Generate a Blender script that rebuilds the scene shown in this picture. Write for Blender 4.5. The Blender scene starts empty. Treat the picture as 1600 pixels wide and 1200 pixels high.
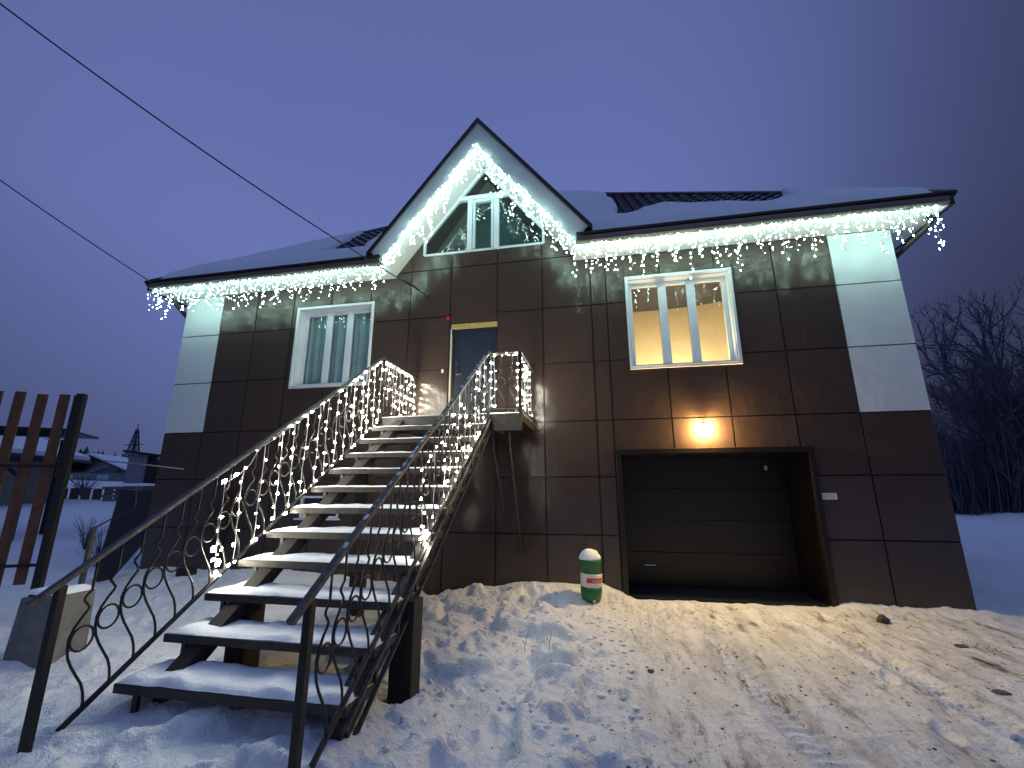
import bpy, math, random
import numpy as np
from mathutils import Vector, Matrix
random.seed(7); np.random.seed(7)
S = bpy.context.scene
COL = S.collection
rad = math.radians

# ---------------------------------------------------------------- camera, sky, fill lamp, exposure
CAM = Vector((0.0, -8.0, 1.75))
cd = bpy.data.cameras.new('camera')
cam = bpy.data.objects.new('camera', cd); COL.objects.link(cam); S.camera = cam
R_ = Vector((0.980558580, 0.196224809, -0.000833654))
U_ = Vector((0.0467998, -0.22973407, 0.97212758))
F_ = Vector((-0.19056403, 0.95326706, 0.23445099))
cam.matrix_world = Matrix(((R_.x, U_.x, -F_.x, CAM.x), (R_.y, U_.y, -F_.y, CAM.y), (R_.z, U_.z, -F_.z, CAM.z), (0, 0, 0, 1)))
cd.sensor_width = 36.0; cd.lens = 36.0 * 680.75 / 1600.0
cd.clip_start = 0.05; cd.clip_end = 2000

world = bpy.data.worlds.new('World'); S.world = world; world.use_nodes = True
nt = world.node_tree; nt.nodes.clear()
def N(nt, t, **k):
    n = nt.nodes.new(t)
    for a, v in k.items(): setattr(n, a, v)
    return n
wo = N(nt, 'ShaderNodeOutputWorld'); bg = N(nt, 'ShaderNodeBackground'); bg2 = N(nt, 'ShaderNodeBackground'); ad = N(nt, 'ShaderNodeAddShader')
sky = N(nt, 'ShaderNodeTexSky', sky_type='NISHITA', sun_disc=False); sky.sun_elevation = rad(-2); sky.sun_rotation = rad(200)
nt.links.new(sky.outputs[0], bg2.inputs[0]); bg2.inputs[1].default_value = 0.05
geo = N(nt, 'ShaderNodeTexCoord'); sep = N(nt, 'ShaderNodeSeparateXYZ'); nt.links.new(geo.outputs['Generated'], sep.inputs[0])
cr = N(nt, 'ShaderNodeValToRGB'); e = cr.color_ramp
e.elements[0].position = 0.0; e.elements[0].color = (0.091, 0.126, 0.290, 1)
e.elements[1].position = 1.0; e.elements[1].color = (0.088, 0.120, 0.310, 1)
m_ = e.elements.new(0.18); m_.color = (0.104, 0.138, 0.345, 1)
m_ = e.elements.new(0.45); m_.color = (0.126, 0.163, 0.415, 1)
m_ = e.elements.new(0.72); m_.color = (0.110, 0.141, 0.365, 1)
nt.links.new(sep.outputs[2], cr.inputs[0])
# broad brighter side of the overcast dusk with lens vignetting put into the falloff
vd = N(nt, 'ShaderNodeVectorMath', operation='DOT_PRODUCT'); nt.links.new(geo.outputs['Generated'], vd.inputs[0])
gd = Vector((-0.334, 0.691, 0.641)).normalized(); vd.inputs[1].default_value = gd
mr = N(nt, 'ShaderNodeMapRange', interpolation_type='SMOOTHSTEP'); nt.links.new(vd.outputs['Value'], mr.inputs[0])
mr.inputs[1].default_value = 0.46; mr.inputs[2].default_value = 0.95; mr.inputs[3].default_value = 0.25; mr.inputs[4].default_value = 1.06
cn = N(nt, 'ShaderNodeTexNoise'); cn.inputs['Scale'].default_value = 1.3; cn.inputs['Detail'].default_value = 3
cm = N(nt, 'ShaderNodeMapRange'); nt.links.new(cn.outputs[0], cm.inputs[0]); cm.inputs[3].default_value = 0.93; cm.inputs[4].default_value = 1.07
nt.links.new(geo.outputs['Generated'], cn.inputs['Vector'])
mu = N(nt, 'ShaderNodeMath', operation='MULTIPLY'); nt.links.new(mr.outputs[0], mu.inputs[0]); nt.links.new(cm.outputs[0], mu.inputs[1])
nt.links.new(cr.outputs[0], bg.inputs[0]); nt.links.new(mu.outputs[0], bg.inputs[1])
nt.links.new(bg.outputs[0], ad.inputs[0]); nt.links.new(bg2.outputs[0], ad.inputs[1]); nt.links.new(ad.outputs[0], wo.inputs[0])

sd = bpy.data.lights.new('sky_fill', 'SUN'); sd.energy = 0.62; sd.angle = rad(75); sd.color = (0.34, 0.52, 1.0)  # added wide blue lamp standing in for skylight, brightens the snow
so = bpy.data.objects.new('sky_fill', sd); COL.objects.link(so); so.rotation_euler = (rad(22), 0, rad(30))
S.view_settings.view_transform = 'Standard'; S.view_settings.look = 'None'; S.view_settings.gamma = 1; S.view_settings.exposure = 0
S.view_settings.use_curve_mapping = False
S.cycles.use_denoising = True
try: S.cycles.denoiser = 'OPENIMAGEDENOISE'
except Exception: pass
S.cycles.use_light_tree = True
S.cycles.sample_clamp_indirect = 4.0
S.cycles.max_bounces = 6; S.cycles.diffuse_bounces = 3; S.cycles.glossy_bounces = 3; S.cycles.transparent_max_bounces = 12
S.cycles.caustics_reflective = False; S.cycles.caustics_refractive = False

# ---------------------------------------------------------------- materials
def mat(name, col, rough=0.6, metal=0.0, spec=0.5, noise=None, bump=None, emit=None, vary=None):
    """noise=(scale, amount) colour grain; bump=(scale, strength, detail); vary = per-object brightness spread"""
    m = bpy.data.materials.new(name); m.use_nodes = True; t = m.node_tree; b = t.nodes['Principled BSDF']
    b.inputs['Base Color'].default_value = (*col, 1); b.inputs['Roughness'].default_value = rough
    b.inputs['Metallic'].default_value = metal; b.inputs['Specular IOR Level'].default_value = spec
    tc = N(t, 'ShaderNodeTexCoord')
    src = None
    if noise:
        n = N(t, 'ShaderNodeTexNoise'); n.inputs['Scale'].default_value = noise[0]; n.inputs['Detail'].default_value = 5
        t.links.new(tc.outputs['Object'], n.inputs['Vector'])
        r = N(t, 'ShaderNodeMapRange'); r.inputs[1].default_value = 0.3; r.inputs[2].default_value = 0.7
        r.inputs[3].default_value = 1 - noise[1]; r.inputs[4].default_value = 1 + noise[1]
        t.links.new(n.outputs[0], r.inputs[0]); src = r.outputs[0]
    if vary:
        oi = N(t, 'ShaderNodeObjectInfo'); r = N(t, 'ShaderNodeMapRange'); r.inputs[3].default_value = 1 - vary; r.inputs[4].default_value = 1 + vary
        t.links.new(oi.outputs['Random'], r.inputs[0])
        if src:
            k = N(t, 'ShaderNodeMath', operation='MULTIPLY'); t.links.new(src, k.inputs[0]); t.links.new(r.outputs[0], k.inputs[1]); src = k.outputs[0]
        else: src = r.outputs[0]
    if src:
        v = N(t, 'ShaderNodeVectorMath', operation='SCALE'); v.inputs[0].default_value = col; t.links.new(src, v.inputs['Scale'])
        t.links.new(v.outputs[0], b.inputs['Base Color'])
    if bump:
        n = N(t, 'ShaderNodeTexNoise'); n.inputs['Scale'].default_value = bump[0]; n.inputs['Detail'].default_value = bump[2] if len(bump) > 2 else 4
        t.links.new(tc.outputs['Object'], n.inputs['Vector'])
        bp = N(t, 'ShaderNodeBump'); bp.inputs['Strength'].default_value = 1; bp.inputs['Distance'].default_value = bump[1]
        t.links.new(n.outputs[0], bp.inputs['Height']); t.links.new(bp.outputs[0], b.inputs['Normal'])
    if emit:
        b.inputs['Emission Color'].default_value = (*emit[0], 1); b.inputs['Emission Strength'].default_value = emit[1]
    return m
def emis(name, col, s):
    m = bpy.data.materials.new(name); m.use_nodes = True; t = m.node_tree; t.nodes.clear()
    o = N(t, 'ShaderNodeOutputMaterial'); k = N(t, 'ShaderNodeEmission'); k.inputs[0].default_value = (*col, 1); k.inputs[1].default_value = s
    t.links.new(k.outputs[0], o.inputs[0]); return m
def glassmat(name, tint):
    m = bpy.data.materials.new(name); m.use_nodes = True; t = m.node_tree; t.nodes.clear()
    o = N(t, 'ShaderNodeOutputMaterial'); tr = N(t, 'ShaderNodeBsdfTransparent'); tr.inputs[0].default_value = (*tint, 1)
    g = N(t, 'ShaderNodeBsdfGlossy'); g.inputs['Roughness'].default_value = 0.012
    fr = N(t, 'ShaderNodeFresnel'); fr.inputs[0].default_value = 1.7; ge = N(t, 'ShaderNodeNewGeometry'); iv = N(t, 'ShaderNodeMath', operation='SUBTRACT'); iv.inputs[0].default_value = 1
    t.links.new(ge.outputs['Backfacing'], iv.inputs[1]); ml = N(t, 'ShaderNodeMath', operation='MULTIPLY'); t.links.new(fr.outputs[0], ml.inputs[0]); t.links.new(iv.outputs[0], ml.inputs[1])
    mx = N(t, 'ShaderNodeMixShader'); t.links.new(ml.outputs[0], mx.inputs[0]); t.links.new(tr.outputs[0], mx.inputs[1]); t.links.new(g.outputs[0], mx.inputs[2])
    t.links.new(mx.outputs[0], o.inputs[0]); return m

M = dict(
 panel=mat('brown_composite', (0.058, 0.038, 0.029), 0.21, spec=0.55, noise=(3, .06), bump=(3.2, 0.010, 2), vary=.10),
 white_panel=mat('white_composite', (0.70, 0.74, 0.74), 0.26, spec=0.5, noise=(2, .03), bump=(3.0, 0.010, 2)),
 wall=mat('dark_wall', (0.02, 0.018, 0.017), 0.8, noise=(6, .2)),
 brown_metal=mat('brown_metal', (0.015, 0.010, 0.007), 0.35, metal=0.2, noise=(8, .12)),
 gutter=mat('gutter_metal', (0.20, 0.175, 0.15), 0.3, metal=0.6, noise=(5, .1)),
 dark_trim=mat('dark_trim', (0.018, 0.014, 0.013), 0.4, noise=(9, .15)),
 soffit=mat('soffit_white', (0.66, 0.70, 0.70), 0.4, noise=(4, .04)),
 pvc=mat('white_pvc', (0.72, 0.76, 0.80), 0.32, noise=(5, .02)),
 glass=glassmat('glass', (0.86, 0.93, 0.93)),
 tile=mat('roof_tile_metal', (0.020, 0.014, 0.014), 0.35, metal=.2, noise=(6, .2)),
 roof=mat('roof_sheet', (0.018, 0.014, 0.014), 0.5, noise=(6, .2)),
 door=mat('steel_door', (0.016, 0.022, 0.040), 0.38, noise=(20, .1)),
 foam=mat('foam', (0.42, 0.32, 0.09), 0.9, noise=(25, .35), bump=(40, .01)),
 chrome=mat('chrome', (0.7, 0.7, 0.7), 0.15, metal=1),
 gdoor=mat('garage_door', (0.012, 0.008, 0.006), 0.42, noise=(30, .15), bump=(160, .0008)),
 iron=mat('painted_iron', (0.024, 0.019, 0.018), 0.42, metal=.35, noise=(14, .25), bump=(60, .001)),
 frosty=mat('frosted_iron', (0.075, 0.068, 0.070), 0.5, metal=.2, noise=(22, .55), bump=(70, .002)),
 tread=mat('tread_steel', (0.040, 0.033, 0.031), 0.5, metal=.3, noise=(12, .3)),
 wood_dark=mat('dark_beam', (0.022, 0.017, 0.015), 0.8, noise=(10, .3), bump=(30, .004)),
 slat=mat('red_brown_board', (0.080, 0.036, 0.020), 0.7, noise=(9, .35), bump=(35, .003), vary=.2),
 post=mat('black_post', (0.006, 0.006, 0.006), 0.6, noise=(9, .3)),
 concrete=mat('concrete', (0.17, 0.17, 0.165), 0.9, noise=(7, .25), bump=(40, .006)),
 tin=mat('blue_black_sheet', (0.016, 0.018, 0.028), 0.5, metal=.2, noise=(5, .3)),
 timber=mat('weathered_timber', (0.14, 0.11, 0.10), 0.9, noise=(12, .35), vary=.25),
 pole=mat('grey_pole', (0.30, 0.29, 0.27), 0.6, noise=(9, .2)),
 cable=mat('black_cable', (0.012, 0.012, 0.016), 0.6, noise=(9, .2)),
 lead=mat('clear_lead', (0.45, 0.47, 0.44), 0.4, noise=(9, .1)),
 green=mat('green_plastic', (0.008, 0.105, 0.035), 0.28, noise=(5, .08)),
 whitep=mat('white_plastic', (0.72, 0.70, 0.66), 0.35, noise=(5, .05)),
 red=mat('red_print', (0.55, 0.02, 0.015), 0.35, noise=(9, .06)),
 ink=mat('grey_ink', (0.25, 0.25, 0.25), 0.6, noise=(9, .06)),
 plate=mat('white_plate', (0.72, 0.72, 0.70), 0.4, noise=(9, .05)),
 curtain=mat('tulle', (0.44, 0.48, 0.50), 0.9, noise=(3, .12)),
 warmwall=mat('warm_plaster', (0.78, 0.60, 0.38), 0.85, noise=(2.5, .10), bump=(12, .004)),
 ceiling=mat('glossy_ceiling', (0.035, 0.040, 0.065), 0.18, noise=(2, .1)),
 attic=mat('attic_plaster', (0.17, 0.22, 0.21), 0.8, noise=(2, .2)),
 stone=mat('stone', (0.09, 0.075, 0.065), 0.9, noise=(12, .35), bump=(20, .01)),
 bark=mat('bark', (0.050, 0.047, 0.060), 0.9, noise=(4, .3)),
 twig=mat('twigs', (0.095, 0.095, 0.125), 0.9, noise=(2, .3)),  # pale and bluish: distance haze put into the twig colour
 farwood=mat('far_wood', (0.10, 0.105, 0.15), 0.9, noise=(.5, .3)),  # horizon haze is part of this bluish colour
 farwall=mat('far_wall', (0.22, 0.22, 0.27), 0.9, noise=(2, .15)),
 beige=mat('beige_wall', (0.26, 0.24, 0.20), 0.9, noise=(2, .15)),
 steel=mat('pylon_steel', (0.045, 0.05, 0.07), 0.7, noise=(2, .1)),
 lampbase=mat('lamp_base', (0.05, 0.04, 0.03), 0.5, noise=(9, .1)),
 bulb_cool=emis('bulb_cool', (0.62, 1.0, 0.87), 80.0),
 bulb_warm=emis('bulb_warm', (1.0, 0.97, 0.80), 185.0),
 globe=emis('sodium_globe', (1.0, 0.66, 0.25), 5100.0),
)
# ground snow: trodden snow with dirt worked into the driveway, rough relief
def snow_ground():
    m = bpy.data.materials.new('trodden_snow'); m.use_nodes = True; t = m.node_tree; b = t.nodes['Principled BSDF']
    tc = N(t, 'ShaderNodeTexCoord'); ob = tc.outputs['Object']
    def noise(scale, detail, vec=ob, rough=.55):
        n = N(t, 'ShaderNodeTexNoise'); n.inputs['Scale'].default_value = scale; n.inputs['Detail'].default_value = detail; n.inputs['Roughness'].default_value = rough
        t.links.new(vec, n.inputs['Vector']); return n.outputs[0]
    def rng(src, a, b_, c, d, smooth=True):
        r = N(t, 'ShaderNodeMapRange'); r.interpolation_type = 'SMOOTHSTEP' if smooth else 'LINEAR'
        for i, v in enumerate((a, b_, c, d)): r.inputs[i + 1].default_value = v
        t.links.new(src, r.inputs[0]); return r.outputs[0]
    def mul(a, c):
        k = N(t, 'ShaderNodeMath', operation='MULTIPLY'); t.links.new(a, k.inputs[0])
        if isinstance(c, float): k.inputs[1].default_value = c
        else: t.links.new(c, k.inputs[1])
        return k.outputs[0]
    def mx(a, c):
        k = N(t, 'ShaderNodeMath', operation='MAXIMUM'); t.links.new(a, k.inputs[0]); t.links.new(c, k.inputs[1]); return k.outputs[0]
    sp = N(t, 'ShaderNodeSeparateXYZ'); t.links.new(ob, sp.inputs[0])
    rx = rng(sp.outputs[0], -0.9, 1.0, 0, 1); ry = rng(sp.outputs[1], 0.4, -0.6, 0, 1); rfar = rng(sp.outputs[0], 9.0, 6.0, 0.1, 1)
    region = mul(mul(rx, rfar), ry)
    mp = N(t, 'ShaderNodeMapping'); mp.inputs['Rotation'].default_value = (0, 0, rad(-14)); mp.inputs['Scale'].default_value = (3.4, 0.75, 1); t.links.new(ob, mp.inputs[0])
    streak = rng(noise(1.6, 7, mp.outputs[0], .72), .51, .66, 0, 1)
    mp2 = N(t, 'ShaderNodeMapping'); mp2.inputs['Rotation'].default_value = (0, 0, rad(-10)); mp2.inputs['Scale'].default_value = (9, 3.0, 1); t.links.new(ob, mp2.inputs[0])
    fleck = rng(noise(1.9, 8, mp2.outputs[0], .75), .53, .66, 0, 1)
    patch = rng(noise(0.9, 4), .38, .62, 0.25, 1)
    dirt = mul(mul(mx(streak, fleck), patch), region)
    big = mul(rng(noise(1.3, 8, mp.outputs[0], .7), .38, .66, .04, .50), region)  # broad dirt tone, also darkens the colour for lens vignetting
    mixc = N(t, 'ShaderNodeMix', data_type='RGBA'); mixc.inputs['A'].default_value = (0.80, 0.82, 0.86, 1); mixc.inputs['B'].default_value = (0.30, 0.275, 0.245, 1)
    t.links.new(big, mixc.inputs['Factor'])
    mixd = N(t, 'ShaderNodeMix', data_type='RGBA'); mixd.inputs['B'].default_value = (0.09, 0.066, 0.048, 1)
    t.links.new(mixc.outputs['Result'], mixd.inputs['A']); t.links.new(mul(dirt, 1.0), mixd.inputs['Factor'])
    t.links.new(mixd.outputs['Result'], b.inputs['Base Color']); b.inputs['Roughness'].default_value = .55
    b.inputs['Specular IOR Level'].default_value = .3
    b1 = N(t, 'ShaderNodeBump'); b1.inputs['Strength'].default_value = 1; b1.inputs['Distance'].default_value = .06
    t.links.new(noise(7, 8, ob, .62), b1.inputs['Height'])
    b2 = N(t, 'ShaderNodeBump'); b2.inputs['Strength'].default_value = 1; b2.inputs['Distance'].default_value = .012
    t.links.new(noise(45, 4, ob, .6), b2.inputs['Height']); t.links.new(b1.outputs[0], b2.inputs['Normal'])
    t.links.new(b2.outputs[0], b.inputs['Normal'])
    return m
M['snow_ground'] = snow_ground()
M['snow'] = mat('fresh_snow', (0.82, 0.84, 0.87), 0.6, spec=.3, noise=(3, .04), bump=(28, .010, 5))
M['snow_roof'] = mat('roof_snow', (0.80, 0.82, 0.87), 0.6, spec=.3, noise=(1.5, .04), bump=(4, .03, 5))

# ---------------------------------------------------------------- mesh helpers
class MB:
    def __init__(s): s.v = []; s.f = []
    def quad(s, *p):
        k = len(s.v); s.v += [tuple(q) for q in p]; s.f.append(tuple(range(k, k + len(p)))); return s
    def box(s, x0, x1, y0, y1, z0, z1):
        k = len(s.v)
        s.v += [(x0, y0, z0), (x1, y0, z0), (x1, y1, z0), (x0, y1, z0), (x0, y0, z1), (x1, y0, z1), (x1, y1, z1), (x0, y1, z1)]
        s.f += [tuple(k + i for i in q) for q in ((3, 2, 1, 0), (4, 5, 6, 7), (0, 1, 5, 4), (1, 2, 6, 5), (2, 3, 7, 6), (3, 0, 4, 7))]; return s
    def bar(s, a, b, w, h, up=(0, 0, 1)):
        a = Vector(a); b = Vector(b); d = (b - a).normalized(); u = Vector(up)
        r = d.cross(u).normalized(); u = r.cross(d)
        k = len(s.v)
        for p in (a, b):
            for i, j in ((-1, -1), (1, -1), (1, 1), (-1, 1)): s.v.append(tuple(p + r * (i * w / 2) + u * (j * h / 2)))
        s.f += [tuple(k + i for i in q) for q in ((3, 2, 1, 0), (4, 5, 6, 7), (0, 1, 5, 4), (1, 2, 6, 5), (2, 3, 7, 6), (3, 0, 4, 7))]; return s
    def tube(s, pts, r, n=6, closed=False, r2=None):
        pts = [Vector(p) for p in pts]; m = len(pts); k = len(s.v); u = None
        for i, p in enumerate(pts):
            if closed: d = pts[(i + 1) % m] - pts[i - 1]
            else: d = pts[min(i + 1, m - 1)] - pts[max(i - 1, 0)]
            d.normalize()
            if u is None:
                u = d.orthogonal().normalized()
            u = (u - d * u.dot(d)).normalized(); w = d.cross(u)
            rr = r if r2 is None else r + (r2 - r) * i / max(1, m - 1)
            for j in range(n):
                a = 2 * math.pi * j / n; s.v.append(tuple(p + (u * math.cos(a) + w * math.sin(a)) * rr))
        seg = m if closed else m - 1
        for i in range(seg):
            i2 = (i + 1) % m
            for j in range(n):
                s.f.append((k + i * n + j, k + i * n + (j + 1) % n, k + i2 * n + (j + 1) % n, k + i2 * n + j))
        if not closed:
            s.f.append(tuple(k + j for j in reversed(range(n)))); s.f.append(tuple(k + (m - 1) * n + j for j in range(n)))
        return s
    def prism(s, poly, off):
        """poly: list of 3D points (planar), off: extrusion vector"""
        off = Vector(off); k = len(s.v); n = len(poly)
        s.v += [tuple(p) for p in poly] + [tuple(Vector(p) + off) for p in poly]
        s.f.append(tuple(k + i for i in range(n))); s.f.append(tuple(k + n + i for i in reversed(range(n))))
        for i in range(n): s.f.append((k + i, k + n + i, k + n + (i + 1) % n, k + (i + 1) % n))
        return s
    def lathe(s, prof, n=20, c=(0, 0, 0)):
        k = len(s.v)
        for r, z in prof:
            for j in range(n): a = 2 * math.pi * j / n; s.v.append((c[0] + r * math.cos(a), c[1] + r * math.sin(a), c[2] + z))
        for i in range(len(prof) - 1):
            for j in range(n): s.f.append((k + i * n + j, k + i * n + (j + 1) % n, k + (i + 1) * n + (j + 1) % n, k + (i + 1) * n + j))
        s.f.append(tuple(k + j for j in reversed(range(n)))); s.f.append(tuple(k + (len(prof) - 1) * n + j for j in range(n)))
        return s
    def build(s, name, m, parent=None, smooth=False, bevel=0, recalc=True):
        me = bpy.data.meshes.new(name); me.from_pydata(s.v, [], s.f)
        if recalc:
            import bmesh
            bm = bmesh.new(); bm.from_mesh(me); bmesh.ops.recalc_face_normals(bm, faces=bm.faces); bm.to_mesh(me); bm.free()
        me.materials.append(m if not isinstance(m, str) else M[m])
        if smooth: me.polygons.foreach_set('use_smooth', [True] * len(me.polygons))
        o = bpy.data.objects.new(name, me); COL.objects.link(o)
        if parent: o.parent = parent
        if bevel:
            b = o.modifiers.new('bevel', 'BEVEL'); b.width = bevel; b.segments = 2; b.limit_method = 'ANGLE'
        return o
def tag(o, label=None, cat=None, group=None, kind=None):
    for k, v in (('label', label), ('category', cat), ('group', group), ('kind', kind)):
        if v: o[k] = v
    return o
def empty(name, label, cat, group=None, loc=(0, 0, 0)):
    o = bpy.data.objects.new(name, None); COL.objects.link(o); o.location = loc; o.empty_display_size = .2
    return tag(o, label, cat, group)
def copy(o, parent, loc=None, rot=None):
    c = o.copy(); COL.objects.link(c); c.parent = parent
    if loc is not None: c.location = loc
    if rot is not None: c.rotation_euler = rot
    return c
def B(name, m, parent, *a, **k):
    return MB().box(*a).build(name, m, parent, **k)

# value noise (numpy)
_rng = np.random.RandomState(3); _T = _rng.rand(256, 256)
def vn(x, y):
    xi = np.floor(x).astype(int); yi = np.floor(y).astype(int); fx = x - xi; fy = y - yi
    fx = fx * fx * (3 - 2 * fx); fy = fy * fy * (3 - 2 * fy)
    a = _T[xi % 256, yi % 256]; b = _T[(xi + 1) % 256, yi % 256]; c = _T[xi % 256, (yi + 1) % 256]; d = _T[(xi + 1) % 256, (yi + 1) % 256]
    return (a * (1 - fx) + b * fx) * (1 - fy) + (c * (1 - fx) + d * fx) * fy
def fbm(x, y, o=4, g=.5):
    s = 0; a = 1; t = 0
    for i in range(o): s = s + a * vn(x * 2 ** i + 17.3 * i, y * 2 ** i + 9.1 * i); t += a; a *= g
    return s / t
def ss(a, b, x): t = np.clip((x - a) / (b - a), 0, 1); return t * t * (3 - 2 * t)
def gmesh(name, X, Y, Z, m, keep=None):
    ny, nx = X.shape; me = bpy.data.meshes.new(name)
    co = np.stack([X, Y, Z], -1).reshape(-1, 3).astype(np.float32)
    i = np.arange(ny * nx).reshape(ny, nx); q = np.stack([i[:-1, :-1], i[:-1, 1:], i[1:, 1:], i[1:, :-1]], -1).reshape(-1, 4)
    if keep is not None: q = q[keep.reshape(-1)]
    me.vertices.add(len(co)); me.vertices.foreach_set('co', co.ravel())
    me.loops.add(len(q) * 4); me.loops.foreach_set('vertex_index', q.ravel().astype(np.int32))
    me.polygons.add(len(q)); me.polygons.foreach_set('loop_start', np.arange(len(q), dtype=np.int32) * 4)
    me.update(calc_edges=True); me.polygons.foreach_set('use_smooth', np.ones(len(q), dtype=bool))
    me.materials.append(M[m]); o = bpy.data.objects.new(name, me); COL.objects.link(o); return o

# ---------------------------------------------------------------- ground
_fr = random.Random(12); FEET = []
for (ax, ay, bx_, by_, n) in ((.9, -.5, -1.2, -5.2, 9), (3.1, -.6, 2.2, -5.4, 9), (-1.0, -1.0, .8, -1.4, 4), (-4.2, -5.2, -7.0, -1.2, 9), (1.7, -4.9, 4.8, -2.2, 7), (-.9, -3.2, -.7, -5.4, 4), (-2.2, -5.9, -3.3, -5.6, 3)):
    a_ = math.atan2(by_ - ay, bx_ - ax)
    for i in range(n):
        t = (i + _fr.uniform(-.15, .15)) / n; sd_ = .11 if i % 2 else -.11
        FEET.append((ax + (bx_ - ax) * t - math.sin(a_) * sd_, ay + (by_ - ay) * t + math.cos(a_) * sd_, a_ + _fr.uniform(-.2, .2)))
def ground(x, y):
    h = 0.0 * x
    # lie of the land: rises slowly to the left beyond the plot, low bank on the right
    h += 0.05 * np.clip(-x - 14, 0, 60) + 0.0 * y
    h += 0.012 * np.clip(y - 16, 0, 200) * ss(-8, -30, x)
    h += 0.15 * ss(-1.2, -2.6, x) * ss(-9.5, -5.5, y) * ss(1, -1, y) * ss(-12, -6, x)      # snow left lying under and left of the stair
    h += 0.16 * ss(-3.4, -6, x) * ss(-2.5, 0.0, y) * ss(-12, -8, x)
    h += (0.13 + .10 * fbm(x * 1.1, y * 1.1)) * ss(-2.2, -1.2, x) * ss(0.35, -0.35, x) * ss(-0.75, -0.05, y)          # drift against the wall
    h -= 0.17 * ss(-3.4, -3.1, x) * ss(-2.1, -2.5, x) * ss(-1.4, -.2, y)
    lump = ss(.46, .62, fbm(x * 2.1 + 5, y * 2.1, 3))
    zone = ss(-4.6, -1.9, x) * ss(0.45, -0.5, x + 0.25 * (y + 3)) * ss(0.1, -.5, y)
    h += zone * (0.13 * lump + 0.10 * fbm(x * 3.1, y * 3.1 + 3, 3) + .05 * (fbm(x * 8, y * 8 + 3, 4) - .5) + .035 * ss(.52, .60, fbm(x * 4.3, y * 4.3, 4, .6)) - .06)
    zl = ss(-2.6, -4.2, x) + .35 * ss(-1, -3, x) * ss(-4.6, -5.6, y)
    h += np.clip(zl, 0, 1) * ss(-60, -12, x) * (.15 * (fbm(x * 1.5, y * 1.5 + 8, 4) - .5) + .07 * (fbm(x * 6, y * 6, 3) - .5))
    h += .05 * ss(-3.9, -3.5, x) * ss(-1.5, -1.9, x) * ss(-5.75, -5.3, y) * ss(-4.3, -4.7, y) * (.6 + .8 * fbm(x * 5, y * 5, 3))
    # driveway: packed, low tracks and scuffs
    dr = ss(-0.3, 0.8, x)
    tr = fbm(x * 2.1 + 3, y * .55, 4); h += dr * (.050 * (tr - .5) + .035 * (fbm(x * 8, y * 5, 4) - .5)) * ss(14, 7, x)
    for cx in (1.05, 2.65):
        u_ = x - cx + .12 * (y + 1) + .05 * np.sin(y * 1.3); h -= dr * (.034 * np.exp(-(u_ / .13) ** 4) * (1 + .35 * np.sin(y * 60 + 20 * np.abs(u_))) - .018 * np.exp(-((np.abs(u_) - .19) / .05) ** 2)) * ss(.2, -.6, y)
    for fx, fy, fa in FEET:
        c_, s_ = math.cos(fa), math.sin(fa); near = (np.abs(x - fx) < .35) & (np.abs(y - fy) < .35)
        if not near.any(): continue
        lx, ly = (x - fx) * c_ + (y - fy) * s_, -(x - fx) * s_ + (y - fy) * c_; d_ = (lx / .15) ** 2 + (ly / (.055 + .012 * lx / .15)) ** 2
        h = np.where(near, h - .030 * np.exp(-d_ ** 2) + .012 * np.exp(-((np.sqrt(d_) - 1.45) / .28) ** 2), h)
    h += ss(3.25, 3.5, x) * ss(6.0, 5.0, x) * ss(-.5, -.02, y) * (.04 + .07 * fbm(x * 6, y * 6))
    h += ss(-.35, -.1, x) * ss(.5, .2, x) * ss(-.35, -.03, y) * .10
    h += ss(5.4, 8, x) * ss(-4, 1, y) * (.35 * fbm(x * .35, y * .35, 4) + .42 * (fbm(x * 1.4, y * 1.4, 5) - .5))
    h += ss(12, 22, y) * ss(4, 12, x) * .25 * fbm(x * .3, y * .3)
    inside = ss(-9.5, -9.2, x) * ss(5.2, 4.95, x) * ss(.02, .10, y) * ss(13, 12.8, y)
    h = h * (1 - inside) - .06 * inside
    h += ss(.2, .5, x) * ss(3.5, 3.2, x) * ss(-.25, 0, y) * 0.0
    return h
def axis(fine0, fine1, step, lo, hi, g=1.09):
    a = list(np.arange(fine0, fine1, step)); s = step; v = a[-1]
    while v < hi: s *= g; v += s; a.append(v)
    s = step; v = fine0; b = []
    while v > lo: s *= g; v -= s; b.append(v)
    return np.array(b[::-1] + a)
gx = axis(-7.2, 5.4, .021, -900, 900); gy = axis(-5.8, 0.35, .021, -60, 1300)
GX, GY = np.meshgrid(gx, gy); g = gmesh('snow_ground', GX, GY, ground(GX, GY), 'snow_ground'); tag(g, kind='structure')
def gz(x, y): return float(ground(np.array([float(x)]), np.array([float(y)]))[0])

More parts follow.
